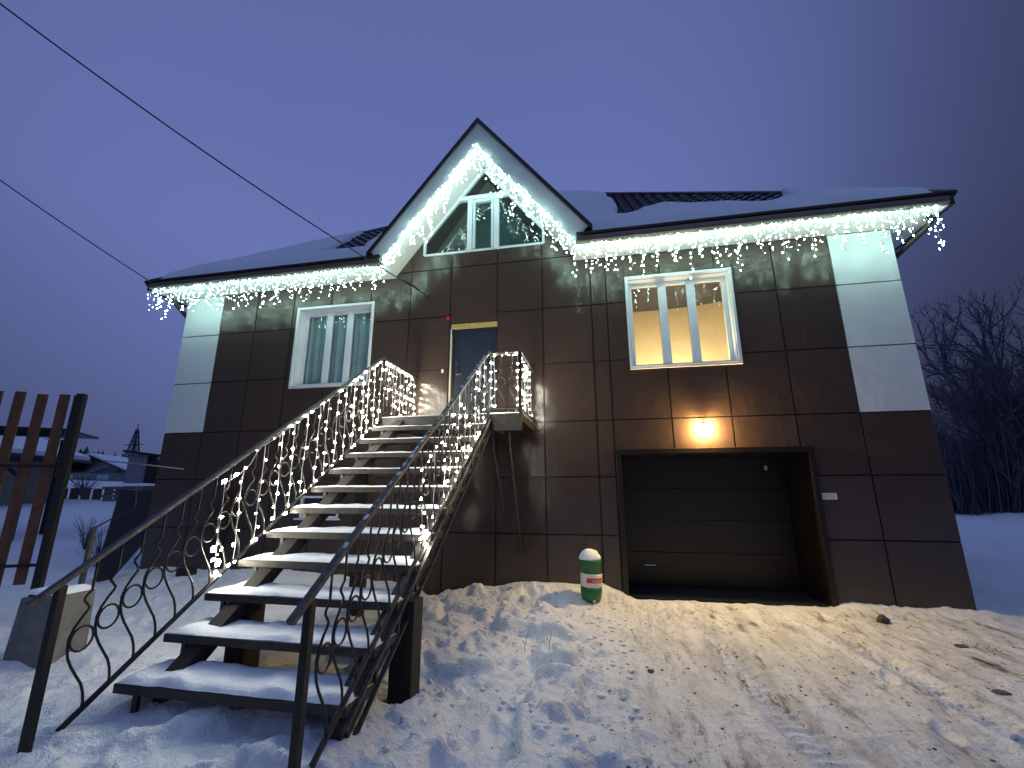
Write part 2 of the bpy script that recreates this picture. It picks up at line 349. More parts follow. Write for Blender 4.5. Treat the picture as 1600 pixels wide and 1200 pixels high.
# ---------------------------------------------------------------- house
house = empty('house', 'large brown panelled house with white corner columns, snowy roof and front gable', 'house')
XL, XR = -9.52, 5.20
VX = [-9.52, -8.50, -7.56, -6.61, -5.67, -4.72, -3.80, -2.90, -1.90, -0.98, -0.03, 0.26, 1.27, 2.25, 3.24, 4.19, 5.20]
HZ = [-0.25, 0.98, 1.96, 2.96, 4.08, 5.22, 6.20]
GX0 = -2.22
def zs(x): return 8.69 - 1.262 * abs(x - GX0)          # line where the gable soffit meets the wall
OPEN = [(-6.44, -4.66, 3.88, 5.65), (0.66, 2.49, 3.92, 5.69), (-2.86, -1.90, 2.93, 5.04), (0.30, 3.40, -1, 2.42), (-5.90, -5.05, 1.20, 1.62)]
def subtract(r, holes):
    out = [r]
    for h in holes:
        nx = []
        for a in out:
            x0, x1, z0, z1 = a; hx0, hx1, hz0, hz1 = h
            if hx0 >= x1 or hx1 <= x0 or hz0 >= z1 or hz1 <= z0: nx.append(a); continue
            if hx0 > x0: nx.append((x0, hx0, z0, z1))
            if hx1 < x1: nx.append((hx1, x1, z0, z1))
            m0, m1 = max(x0, hx0), min(x1, hx1)
            if hz0 > z0: nx.append((m0, m1, z0, hz0))
            if hz1 < z1: nx.append((m0, m1, hz1, z1))
        out = nx
    return out
GAP = .011
def panel(x0, x1, z0, z1, m, name='facade_panel'):
    x0 += GAP; x1 -= GAP; z0 += GAP; z1 -= GAP
    rs = subtract((x0, x1, z0, z1), OPEN)
    rs = [r for r in rs if r[1] - r[0] > .01 and r[3] - r[2] > .01]
    if not rs: return
    cx, cz = (x0 + x1) / 2, (z0 + z1) / 2; b = MB(); T = .028; e = .006
    for a in rs:
        b.quad((a[0] - cx, 0, a[2] - cz), (a[1] - cx, 0, a[2] - cz), (a[1] - cx, 0, a[3] - cz), (a[0] - cx, 0, a[3] - cz))
        for (p, q, on) in (((a[0], a[2]), (a[1], a[2]), a[2] == z0), ((a[1], a[2]), (a[1], a[3]), a[1] == x1), ((a[1], a[3]), (a[0], a[3]), a[3] == z1), ((a[0], a[3]), (a[0], a[2]), a[0] == x0)):
            if on: b.quad((p[0] - cx, 0, p[1] - cz), (p[0] - cx, T, p[1] - cz), (q[0] - cx, T, q[1] - cz), (q[0] - cx, 0, q[1] - cz))
    o = b.build(name, m, house, recalc=False); o.location = (cx, 0, cz)
    o.rotation_euler = (rad(random.uniform(-.22, .22)), 0, rad(random.uniform(-.22, .22)))
    return o
for i in range(len(VX) - 1):
    for j in range(len(HZ) - 1):
        x0, x1, z0, z1 = VX[i], VX[i + 1], HZ[j], HZ[j + 1]
        white = (i == 0 or i == len(VX) - 2) and j >= 3
        if i == 7 and j in (3, 4): continue       # around the front door
        if j == 5 and 5 <= i <= 9:
            z1 = 6.31
        if j == 0 and 11 <= i <= 13: continue
        if j == 2 and 11 <= i <= 13: z0 = 2.42
        if j == 1 and 11 <= i <= 13: continue
        if j in (0, 1) and i == 14: x0 = 3.40
        if j == 2 and i == 14: pass
        o = panel(x0, x1, z0, z1, 'white_panel' if white else 'panel')
        if white and o: o['label'] = 'white corner panel'
panel(VX[7], VX[8], 5.04 + .0, 6.31, 'panel')
b = MB()
# panels of the gable above the 6.31 joint
def gp(poly):
    cx = sum(p[0] for p in poly) / len(poly); cz = sum(p[1] for p in poly) / len(poly)
    b = MB().prism([(x - cx, 0, z - cz) for x, z in poly], (0, .028, 0)); o = b.build('facade_panel', 'panel', house); o.location = (cx, 0, cz)
zt = 6.31 + GAP; wb = 6.66; G = GAP
xs_ = [-3.80, -2.90, -1.90, -0.98]
gp([(-4.09, zt), (-3.80 - G, zt), (-3.80 - G, zs(-3.8) + .01)])
gp([(-3.80 + G, zt), (-2.90 - G, zt), (-2.90 - G, wb), (-3.56, wb), (-3.56, zs(-3.56)), (-3.80 + G, zs(-3.8))])
gp([(-2.90 + G, zt), (-1.90 - G, zt), (-1.90 - G, wb), (-2.90 + G, wb)])
gp([(-1.90 + G, zt), (-0.98 - G, zt), (-0.98 - G, wb), (-1.90 + G, wb)])
gp([(-0.98 + G, zt), (-0.36, zt), (-0.91, zs(-0.91)), (-0.91, wb), (-0.98 + G, wb)])
# structural wall behind, cut round the openings
b = MB()
for r in subtract((XL + .01, XR - .01, -.4, 6.2), OPEN): b.box(r[0], r[1], .028, .32, r[2], r[3])
b.build('wall', 'wall', house)
b = MB(); b.prism([(-4.15, .028, 6.2), (-.3, .028, 6.2), (-.3, .028, 6.62), (-4.15, .028, 6.62)], (0, .28, 0))
b.prism([(-4.15, .028, 6.62), (-3.55, .028, 6.62), (-3.55, .028, zs(-3.55))], (0, .28, 0)); b.prism([(-.3, .028, 6.62), (-.92, .028, 6.62), (-.92, .028, zs(-.92))], (0, .28, 0))
b.build('gable_wall', 'wall', house)
b = MB(); b.box(XL, XL + .03, .03, 13, -.4, 6.2); b.box(XR - .03, XR, .03, 13, -.4, 6.2); b.box(XL, XR, 13, 13.1, -.4, 6.2); b.build('side_wall', 'panel', house)

# --- roof: hip roof, soffit, gutter
EX0, EX1, EY0, EY1 = -9.99, 5.76, -.62, 13.6; P = .885; EZ = 6.33
def rz(x, y): return EZ + P * np.minimum(np.minimum(x - EX0, EX1 - x), np.minimum(y - EY0, EY1 - y))
rg = (EY1 - EY0) / 2
A_, B_, C_, D_ = (EX0, EY0, EZ), (EX1, EY0, EZ), (EX1, EY1, EZ), (EX0, EY1, EZ)
zt_ = EZ + P * rg; R1 = (EX0 + rg, (EY0 + EY1) / 2, zt_); R2 = (EX1 - rg, (EY0 + EY1) / 2, zt_)
Vv = (-2.2, EY0 + (9.26 - EZ) / P, 9.26); hw = (9.26 - EZ) / 1.255
b = MB(); b.quad(A_, (-2.2 - hw, EY0, EZ), Vv, R1).quad((-2.2 + hw, EY0, EZ), B_, R2, Vv).quad(Vv, R2, R1).quad(B_, C_, R2).quad(C_, D_, R1, R2).quad(D_, A_, R1)
roof = b.build('roof', 'roof', house)
b = MB(); zz = .03
for p, q in ((B_, R2), (A_, R1), (R1, R2)):
    b.tube([(p[0], p[1], p[2] + .03), (q[0], q[1], q[2] + .05)], .075, 8)
b.build('ridge_cap', 'dark_trim', roof)
def soff(name, *a): return MB().box(*a).build(name, 'soffit', house)
soff('soffit', EX0 + .06, -4.13, -.575, -.004, 6.20, 6.225); soff('soffit', -.31, EX1 - .06, -.575, -.004, 6.20, 6.225)
soff('soffit', XR + .002, EX1 - .06, 0, 13.2, 6.20, 6.225); soff('soffit', EX0 + .06, XL - .002, 0, 13.2, 6.20, 6.225)
# soffit board joints: thin grooves made of dark strips
def gut(x0, x1):
    prof = [(-.015, .075), (-.012, -.055), (-.04, -.075), (-.085, -.078), (-.115, -.055), (-.122, -.02), (-.122, .045), (-.108, .05), (-.108, -.015), (-.085, -.06), (-.03, -.055), (-.028, .07)]
    b = MB(); b.prism([(x0, -.575 + p[0], 6.262 + p[1]) for p in prof], (x1 - x0, 0, 0)); return b.build('gutter', 'gutter', house)
gut(EX0 + .10, -4.20); gut(-.24, EX1 - .10)
for x0, x1 in ((EX0, -4.2), (-.24, EX1)): B('drip_edge', 'dark_trim', house, x0, x1, -.725, -.56, 6.335, 6.37)
B('verge_board', 'dark_trim', house, EX1 - .05, EX1 + .01, -.62, 13.5, 6.19, 6.345); B('verge_board', 'dark_trim', house, EX0 - .01, EX0 + .05, -.62, 13.5, 6.17, 6.345)
# hip corners: the pointed ends of the eave
MB().prism([(EX1 - .10, -.70, 6.20), (EX1 + .02, -.70, 6.34), (EX1 - .10, -.70, 6.34)], (0, .14, 0)).build('eave_end', 'dark_trim', house)
MB().prism([(EX0 + .10, -.70, 6.20), (EX0 - .02, -.70, 6.34), (EX0 + .10, -.70, 6.34)], (0, .14, 0)).build('eave_end', 'dark_trim', house)
for sx, x0, xw in ((1, EX1 - .16, XR), (-1, EX0 + .30, XL)):
    pts = [(x0, -.30, 6.22), (x0, -.30, 6.08), (x0 - sx * .05, -.20, 6.00), (xw + sx * .16, .18, 5.80), (xw + sx * .06, .42, 5.66), (xw + sx * .06, .45, .3)]
    MB().tube(pts, .048, 8).build('downspout', 'dark_trim', house, smooth=True)

# --- gable
YF = -.66
def zo(x): return 9.26 - 1.255 * abs(x - (-2.20))
fl = [(-2.215, YF, zs(GX0) + .0), (-4.17, YF, 6.215), (-4.42, YF, zo(-4.42)), (-2.20, YF, zo(-2.20))]
fr = [(-2.215, YF, zs(GX0) + .0), (-2.20, YF, zo(-2.20)), (-.02, YF, zo(-.02)), (-.27, YF, 6.225)]
for q in (fl, fr): MB().prism(q, (0, .03, 0)).build('fascia', 'soffit', house)
for sx, xe in ((-1, -4.16), (1, -.28)):      # sloping soffits between fascia and wall
    ze = zs(xe); a = Vector((GX0, YF + .03, 8.69)); c = Vector((xe, YF + .03, ze)); n = Vector((sx * 1.262, 0, 1)).normalized() * .02
    MB().prism([a, c, c + n, a + n], (0, .66 - .034, 0)).build('gable_soffit', 'soffit', house)
for sx, xe in ((-1, -4.50), (1, .06)):
    a = Vector((-2.20, YF - .03, 9.26)); c = Vector((xe, YF - .03, 9.26 - 1.255 * abs(xe + 2.20))); n = Vector((0, 0, .085))
    MB().prism([a, c, c + n, a + n], (0, 5.6, 0)).build('gable_roof', 'dark_trim', house)
    MB().prism([a + Vector((0, -.012, -.02)), c + Vector((0, -.012, -.02)), c + n + Vector((0, -.012, .012)), a + n + Vector((0, -.012, .012))], (0, .03, 0)).build('verge_board', 'dark_trim', house)

# --- gable window
gw = MB(); F = .045
wl, wr = -3.53, -.94; zl_ = zs(wl) - .02; ap = zs(GX0) - .05
outer = [(wl, 6.67), (wr, 6.67), (wr, zl_), (GX0, ap), (wl, zl_)]
def member(b, p, q, w, y0=-.03, y1=.05):
    p = Vector((p[0], 0, p[1])); q = Vector((q[0], 0, q[1])); d = (q - p).normalized(); n = Vector((d.z, 0, -d.x)) * w / 2
    b.prism([p - n + Vector((0, y0, 0)), q - n + Vector((0, y0, 0)), q + n + Vector((0, y0, 0)), p + n + Vector((0, y0, 0))], (0, y1 - y0, 0))
o5 = outer
for i, w, yy in ((0, .05, -.012), (1, .05, -.016), (2, .075, -.020), (3, .075, -.024), (4, .05, -.028)): member(gw, o5[i], o5[(i + 1) % 5], w, yy)
gwin = gw.build('gable_window', 'pvc', house, bevel=.006)
tz = 7.94; hx = (8.69 - tz) / 1.262
for (p, q, w, yy) in (((GX0 - hx, tz), (GX0 + hx, tz), .10, -.040), ((-2.515, 6.67), (-2.515, tz), .11, -.046), ((-1.93, 6.67), (-1.93, tz), .11, -.046)):
    m = MB(); member(m, p, q, w, yy); m.build('mullion', 'pvc', gwin, bevel=.006)
m = MB(); member(m, (-2.45, tz - .09), (-1.99, tz - .09), .07, -.030); member(m, (-2.425, 6.7), (-2.425, tz - .1), .05, -.034); member(m, (-2.02, 6.7), (-2.02, tz - .1), .05, -.034); m.build('sash', 'pvc', gwin, bevel=.004)
for poly in ([(wl, 6.68), (-2.56, 6.68), (-2.56, tz - .05), (GX0 - hx, tz - .05), (wl, zl_)], [(-2.46, 6.68), (-1.98, 6.68), (-1.98, tz - .06), (-2.46, tz - .06)],
             [(-1.88, 6.68), (wr, 6.68), (wr, zl_), (GX0 + hx, tz - .05), (-1.88, tz - .05)], [(GX0 - hx, tz + .05), (GX0 + hx, tz + .05), (GX0, ap)]):
    MB().prism([(x, .015, z) for x, z in poly], (0, .006, 0)).build('pane', 'glass', gwin)
b = MB(); b.quad((-3.7, 1.0, 6.5), (-.75, 1.0, 6.5), (GX0, 1.0, 8.6)); b.quad((-3.6, .32, 6.64), (-.85, .32, 6.64), (-.85, 1, 6.64), (-3.6, 1, 6.64))
b.quad((-3.6, .32, 6.6), (-3.6, 1, 6.6), (GX0, 1, 8.6), (GX0, .32, 8.6)); b.quad((-.85, .32, 6.6), (-.85, 1, 6.6), (GX0, 1, 8.6), (GX0, .32, 8.6)); b.build('attic_room', 'attic', house, recalc=False)

# --- windows
def window(x0, x1, z0, z1, lit):
    b = MB(); w = .05; y0 = -.035
    b.box(x0, x1, y0, .03, z0, z0 + w); b.box(x0, x1, y0, .03, z1 - w, z1); b.box(x0, x0 + w, y0, .03, z0 + w, z1 - w); b.box(x1 - w, x1, y0, .03, z0 + w, z1 - w)
    win = b.build('window', 'pvc', house, bevel=.005)
    xi0, xi1, zi0, zi1 = x0 + w, x1 - w, z0 + w, z1 - w; D = .26; t = .012
    b = MB(); b.box(xi0, xi0 + t, .031, D, zi0, zi1); b.box(xi1 - t, xi1, .031, D, zi0, zi1); b.box(xi0 + t, xi1 - t, .031, D, zi1 - t, zi1); b.build('reveal', 'pvc', win)
    MB().prism([(xi0, -.06, zi0 - .012), (xi0, .255, zi0 + .012), (xi0, .255, zi0 + .022), (xi0, -.06, zi0 - .002)], (xi1 - xi0, 0, 0)).build('sill', 'pvc', win)
    a0, a1, c0, c1 = xi0 + t, xi1 - t, zi0 + .022, zi1 - t; fw = .07; ys = .20
    b = MB(); b.box(a0, a1, ys, ys + .06, c0, c0 + fw); b.box(a0, a1, ys, ys + .06, c1 - fw, c1); b.box(a0, a0 + fw, ys, ys + .06, c0 + fw, c1 - fw); b.box(a1 - fw, a1, ys, ys + .06, c0 + fw, c1 - fw); b.build('sash_frame', 'pvc', win, bevel=.004)
    n0, n1 = a0 + fw, a1 - fw; W = n1 - n0; m1, m2 = n0 + W * .345, n0 + W * .66; mw = .15
    for mm in (m1, m2):
        B('mullion', 'pvc', win, mm - mw / 2, mm + mw / 2, ys - .012, ys + .055, c0 + fw, c1 - fw, bevel=.006)
        B('gasket', 'dark_trim', win, mm + mw / 2, mm + mw / 2 + .006, ys + .02, ys + .03, c0 + fw, c1 - fw); B('gasket', 'dark_trim', win, mm - mw / 2 - .006, mm - mw / 2, ys + .02, ys + .03, c0 + fw, c1 - fw)
    for p, q in ((n0, m1 - mw / 2), (m1 + mw / 2, m2 - mw / 2), (m2 + mw / 2, n1)):
        B('pane', 'glass', win, p, q, ys + .032, ys + .038, c0 + fw, c1 - fw)
    if lit: win['label'] = 'window of a lit room'
    return win
window(-6.48, -4.62, 3.84, 5.69, False)
window(0.62, 2.53, 3.88, 5.73, True)
# curtains of the left window
nx = 90; xs = np.linspace(-6.42, -4.68, nx); folds = .025 * np.sin(xs * 34) + .022 * np.sin(xs * 61 + 1) + .02 * np.sin(xs * 13 + 2)
b = MB()
for i in range(nx - 1):
    b.quad((xs[i], .30 + folds[i], 3.8), (xs[i + 1], .30 + folds[i + 1], 3.8), (xs[i + 1], .30 + folds[i + 1], 5.70), (xs[i], .30 + folds[i], 5.70))
c = b.build('curtain', 'curtain', None, smooth=True, recalc=False); tag(c, 'pale tulle curtain hanging in folds behind the unlit window left of the door', 'curtain')
b = MB(); b.quad((-6.9, 1.2, 3.2), (-4.3, 1.2, 3.2), (-4.3, 1.2, 5.9), (-6.9, 1.2, 5.9)); b.build('room_wall', 'attic', house)
# lit room
b = MB()
for i in range(12):
    x0 = .0 + 3.4 * i / 12; x1 = .0 + 3.4 * (i + 1) / 12; f = lambda x: 1.62 - .10 * (x - 1.2) ** 2
    b.quad((x0, f(x0), 3.0), (x1, f(x1), 3.0), (x1, f(x1), 5.7), (x0, f(x0), 5.7))
b.quad((0, .33, 3), (0, 1.62, 3), (0, 1.62, 5.7), (0, .33, 5.7)); b.quad((3.4, .33, 3), (3.4, 1.2, 3), (3.4, 1.2, 5.7), (3.4, .33, 5.7)); b.quad((0, .33, 3), (3.4, .33, 3), (3.4, 1.7, 3), (0, 1.7, 3))
b.build('room_wall', 'warmwall', house, recalc=False)
MB().quad((0, .30, 5.66), (3.4, .30, 5.66), (3.4, 1.7, 5.66), (0, 1.7, 5.66)).build('room_ceiling', 'ceiling', house, recalc=False)
ld = bpy.data.lights.new('room_lamp', 'POINT'); ld.energy = 225; ld.color = (1.0, .80, .50); ld.shadow_soft_size = .12
lo = bpy.data.objects.new('room_lamp', ld); COL.objects.link(lo); lo.location = (1.55, .75, 3.45); lo.parent = house
# --- basement window seen between the treads
bw = MB(); bw.box(-5.90, -5.05, -.01, .06, 1.20, 1.24); bw.box(-5.90, -5.05, -.01, .06, 1.58, 1.62); bw.box(-5.90, -5.86, -.01, .06, 1.24, 1.58); bw.box(-5.09, -5.05, -.01, .06, 1.24, 1.58)
bwo = bw.build('basement_window', 'pvc', house); B('pane', 'glass', bwo, -5.86, -5.09, .02, .03, 1.24, 1.58); B('sill', 'pvc', bwo, -5.95, -5.0, -.10, -.012, 1.17, 1.195)
B('room_wall', 'wall', house, -5.95, -5.0, .33, .35, 1.1, 1.7)
# --- front door
door = B('door', 'door', house, -2.80, -1.905, .03, .09, 2.94, 4.925, bevel=.006)
B('door_frame', 'dark_trim', door, -2.855, -2.80, .01, .12, 2.93, 4.93); B('foam_strip', 'foam', door, -2.86, -1.90, -.005, .06, 4.93, 5.035, bevel=.01)
B('jamb_strip', 'soffit', door, -2.872, -2.856, -.008, .05, 2.93, 4.93); B('jamb_strip', 'foam', door, -2.856, -2.838, -.004, .02, 2.93, 4.8)
b = MB(); 
for z0, z1, x0, x1 in ((3.05, 3.75, -2.72, -2.0), (3.85, 4.84, -2.72, -2.0)):
    b.box(x0, x1, .022, .031, z0, z0 + .018); b.box(x0, x1, .022, .031, z1 - .018, z1); b.box(x0, x0 + .018, .022, .031, z0 + .018, z1 - .018); b.box(x1 - .018, x1, .022, .031, z0 + .018, z1 - .018)
b.build('door_moulding', 'door', door)
b = MB(); b.box(-2.74, -2.70, .0, .03, 3.93, 4.13); b.tube([(-2.72, .0, 3.96), (-2.72, -.05, 3.96), (-2.61, -.05, 3.96)], .011, 8); b.build('handle', 'chrome', door)
b = MB(); b.lathe([(.022, 0), (.022, .02)], 10, (-2.72, .02, 4.20)); b.box(-2.74, -2.70, .01, .03, 4.18, 4.24); b.build('lock_plate', 'chrome', door)
# --- garage
T_ = .09
b = MB(); b.box(.27, .36, -.045, 0.05, -.2, 2.34); b.box(3.33, 3.42, -.045, 0.05, -.2, 2.34); b.box(.27, 3.42, -.05, 0.05, 2.342, 2.43); b.build('garage_trim', 'brown_metal', house, bevel=.006)
b = MB(); b.box(.33, .36, .052, 1.0, -.2, 2.34); b.box(3.33, 3.36, .052, 1.0, -.2, 2.34); b.box(.33, 3.36, .052, 1.0, 2.342, 2.37); b.build('garage_reveal', 'brown_metal', house)
B('garage_floor', 'wall', house, .36, 3.33, .12, 1.6, -.25, .01)
gd_ = MB().box(.36, 3.33, 1.05, 1.07, .0, 2.34).build('garage_door', 'gdoor', house)
for k in range(4):
    z0 = .03 + k * .578; o = MB(); o.box(.362, 3.328, 1.0, 1.045, z0 + .002, z0 + .576); o = o.build('door_section', 'gdoor', gd_, bevel=.008)
    r = MB()
    for q in range(1, 5): r.box(.362, 3.328, .997, .9995, z0 + q * .115 - .003, z0 + q * .115 + .003)
    r.build('rib', 'gdoor', gd_)
B('seal', 'dark_trim', gd_, .36, 3.33, .99, 1.04, .005, .033)
b = MB(); b.tube([(.72, .99, .38), (.72, .95, .38), (.92, .95, .38), (.92, .99, .38)], .010, 8); b.build('handle', 'chrome', gd_)
B('sticker', 'plate', gd_, 2.985, 3.03, .9955, .999, 2.09, 2.17)

# --- snow on the roof and bare tile patches
def inpoly(x, y, poly):
    c = np.zeros(x.shape, bool); n = len(poly)
    for i in range(n):
        x0, y0 = poly[i]; x1, y1 = poly[(i + 1) % n]
        k = ((y0 > y) != (y1 > y)) & (x < (x1 - x0) * (y - y0) / (y1 - y0 + 1e-12) + x0); c ^= k
    return c
PR = [(-1.4, 7.0), (.62, 4.2), (.62, 2.2), (.62, .45), (.82, .42), (1.1, .85), (1.6, 1.1), (1.95, .95), (2.4, .45), (2.8, .25), (3.25, -.1), (3.9, .3), (4.1, 1.2), (4.35, 1.35), (0, 7.5)]
PL = [(-6.15, .10), (-6.35, 1.0), (-6.65, 2.3), (-6.85, 4.7), (-5.95, 3.0), (-5.5, 1.7), (-5.2, .5), (-5.0, .2)]
xs = np.arange(EX0 - .03, EX1 + .06, .06); ys = np.arange(EY0 - .06, EY1 - 5.5, .06)
X, Y = np.meshgrid(xs, ys)
jx = .14 * (fbm(X * 3, Y * 3, 3) - .5) * 2; jy = .14 * (fbm(X * 3 + 40, Y * 3, 3) - .5) * 2
bare = inpoly(X + jx, Y + jy, PR) | inpoly(X + jx, Y + jy, PL)
g1 = (np.abs(X + 2.2) < 2.22) & (rz(X, Y) < 9.26 - 1.255 * np.abs(X + 2.2) + .1)
mask = np.where(bare, 0., 1.)
k = 1
for _ in range(2): mask = (mask + np.roll(mask, 1, 0) + np.roll(mask, -1, 0) + np.roll(mask, 1, 1) + np.roll(mask, -1, 1)) / 5
th = (.13 + .13 * fbm(X * .8, Y * .8, 4)) * ss(.15, .8, mask) - .05 * ss(.5, 0, mask)
edge = np.minimum(np.minimum(X - EX0, EX1 - X), Y - EY0); th = th * (.25 + .75 * ss(-.03, .30, edge))
Zs = rz(X, Y) + th + .012 * fbm(X * 7, Y * 7, 2)
keep = (~(bare | g1))[:-1, :-1] | (~(bare | g1))[1:, 1:]
o = gmesh('roof_snow', X, Y, Zs, 'snow_roof', keep); tag(o, 'thick snow lying on the main roof slopes above the eaves', 'snow', kind='stuff')
# roof tiles in the bare patches
tm = MB(); W_, H_ = .25, .35; nn = 4; k0 = 0; vv = []
for i in range(nn + 1):
    a = i / nn; hz = .045 * math.sin(math.pi * a) ** .7 if 0 < a < 1 else 0
    tm.v += [(a * W_, 0, hz + .026), (a * W_, 0, -.0), (a * W_, H_ * .98, hz)]
for i in range(nn):
    k = i * 3; tm.f += [(k, k + 3, k + 5, k + 2), (k + 1, k + 4, k + 3, k)]
proto = None; sl = math.atan(P); cs = math.cos(sl)
cnt = 0
for jy_ in range(0, 22):
    for ix in range(0, 62):
        x = EX0 + .3 + ix * W_; y = EY0 + .1 + jy_ * H_ * cs
        pc = np.array([[x + .12]]), np.array([[y + .1]])
        pin = any(inpoly(pc[0] + dx, pc[1] + dy, q)[0, 0] for q in (PR, PL) for dx in (-.2, 0, .2) for dy in (-.2, 0, .2))
        if not pin or rz(x, y) > EZ + P * (y - EY0) + .001 or rz(x + W_, y) < EZ + P * (y - EY0) - .02: continue
        if abs(x + 2.2) < 2.3 and rz(x, y) < 9.2 - 1.255 * abs(x + 2.2): continue
        if y > 4.6: continue
        if proto is None: proto = tm.build('roof_tile', 'tile', roof, smooth=False, recalc=False); o = proto
        else: o = copy(proto, roof)
        o.location = (x, y, EZ + P * (y - EY0) + .012); o.rotation_euler = (sl, 0, 0); cnt += 1
print('tiles', cnt)

# --- things on the facade
w = empty('wall_lamp', 'glowing amber wall lamp above the garage opening', 'lamp', loc=(1.78, 0, 2.78))
MB().lathe([(.055, -.0), (.055, .02), (.03, .03)], 14).build('base', 'lampbase', w)
for ch in w.children: ch.rotation_euler = (rad(90), 0, 0); ch.location = (0, -.002, 0)
b = MB(); b.tube([(0, -.02, .06), (0, -.05, .08), (0, -.085, .07)], .012, 8); b.lathe([(.02, .0), (.04, .02), (.035, .05), (.01, .055)], 12, (0, -.085, .025)); b.build('arm', 'lampbase', w)
MB().lathe([(.004, -.045), (.026, -.04), (.042, -.022), (.046, 0), (.042, .02), (.02, .028)], 14, (0, -.07, 0)).build('globe', 'globe', w, smooth=True)
s = B('address_plate', 'plate', None, -.15, .15, -.008, 0, -.05, .05, bevel=.004); s.location = (3.50, -.004, 1.635); tag(s, 'small white plate with tiny grey lettering right of the garage opening', 'sign')
b = MB()
for r in range(3):
    x = -.11
    while x < .10: wd = random.uniform(.012, .035); b.box(x, min(x + wd, .12), -.0098, -.0085, .028 - r * .026 - .006, .028 - r * .026 + .004); x += wd + .008
b.build('lettering', 'ink', s)
hk = empty('cable_hook', 'dark cable anchor with two prongs on the wall between window and door', 'hook', loc=(-3.42, 0, 5.70))
b = MB(); b.box(-.03, .03, -.03, 0, -.05, .05); b.tube([(0, -.02, .02), (0, -.10, .02), (-.02, -.12, .05)], .008, 6); b.tube([(0, -.02, -.02), (0, -.10, -.02), (-.03, -.14, -.02)], .008, 6); b.build('bracket', 'cable', hk)
cm_ = empty('door_camera', 'tiny red tipped fixture on the wall above the left door corner', 'camera', loc=(-2.935, 0, 5.17))
MB().lathe([(.035, 0), (.035, .05), (.02, .06)], 12).build('body', 'red', cm_).rotation_euler = (rad(90), 0, 0)
MB().lathe([(.016, .061), (.014, .07)], 10).build('lens', 'dark_trim', cm_).rotation_euler = (rad(90), 0, 0)
b_ = empty('doorbell', 'small pale bell push on the wall left of the door', 'doorbell', loc=(-3.02, 0, 4.05))
B('plate', 'plate', b_, -.02, .02, -.015, -.002, -.035, .035); B('button', 'ink', b_, -.008, .008, -.02, -.0155, -.008, .008)
rd = MB().tube([(-10.65, -.30, 2.36), (-9.6, -.28, 2.27), (-8.55, -.25, 2.16)], .014, 6).build('pole', 'pole', None, smooth=True); tag(rd, 'thin pale pole sticking out past the left corner of the house', 'pole')

# ---------------------------------------------------------------- staircase
SX0, SX1 = -3.50, -1.66; TY, TZ, DY, DZ = -5.085, .393, .332, .23
st = empty('outdoor_staircase', 'dark metal staircase with snowy open treads rising to the front door', 'staircase', loc=(-2.58, -5.1, 0))
inv = Vector((2.58, 5.1, 0))
class SB(MB):
    def build(s, *a, **k):
        s.v = [(x + inv.x, y + inv.y, z) for x, y, z in s.v]; return super().build(*a, **k)
def zl(y): return TZ + DZ / DY * (y - TY)
tr = SB(); tr.box(SX0, SX1, TY, TY + .035, TZ - .06, TZ); tr.box(SX0, SX1, TY + .375, TY + .41, TZ - .05, TZ - .004); tr.box(SX0, SX0 + .04, TY + .035, TY + .375, TZ - .055, TZ - .002)
tr.box(SX1 - .04, SX1, TY + .035, TY + .375, TZ - .055, TZ - .002); tr.box(SX0 + .04, SX1 - .04, TY + .035, TY + .375, TZ - .03, TZ - .006)
tp = tr.build('tread', 'tread', st, bevel=.003)
bkp = [SB().box(*q).build('tread_bracket', 'tread', st) for q in ((-3.34, -3.30, TY + .02, TY + .05, TZ - .22, TZ - .061), (-1.70, -1.66, TY + .04, TY + .07, TZ - .28, TZ - .061), (-3.34, -3.30, TY + .30, TY + .33, TZ - .14, TZ - .055))]
for i in range(1, 11):
    copy(tp, st, (0, i * DY, i * DZ)); [copy(q, st, (0, i * DY, i * DZ)) for q in bkp]
def stringer(x, w, o1, o2, y0, y1):
    b = SB(); b.prism([(x - w / 2, y0, zl(y0) - o2), (x - w / 2, y1, zl(y1) - o2), (x - w / 2, y1, zl(y1) - o1), (x - w / 2, y0, zl(y0) - o1)], (w, 0, 0)); return b
stringer(-3.19, .14, .075, .22, -4.98, -1.40).build('stringer', 'wood_dark', st)
b = stringer(-1.735, .12, .075, .26, -5.10, -1.40); b.build('stringer', 'wood_dark', st)
b = stringer(-1.655, .035, .095, .115, -5.10, -1.45); b2 = stringer(-1.655, .035, .285, .305, -5.1, -1.45); k = len(b.v); b.v += b2.v; b.f += [tuple(i + k for i in f) for f in b2.f]; b.build('stringer_flange', 'frosty', st)
SB().box(-3.29, -3.09, -4.34, -4.14, -.1, zl(-4.24) - .2).build('support_post', 'wood_dark', st, bevel=.008); SB().box(-1.80, -1.60, -4.22, -4.02, -.1, zl(-4.12) - .24).build('support_post', 'wood_dark', st, bevel=.008)
SB().box(-3.29, -3.13, -2.4, -2.24, -.1, zl(-2.32) - .2).build('support_post', 'wood_dark', st)
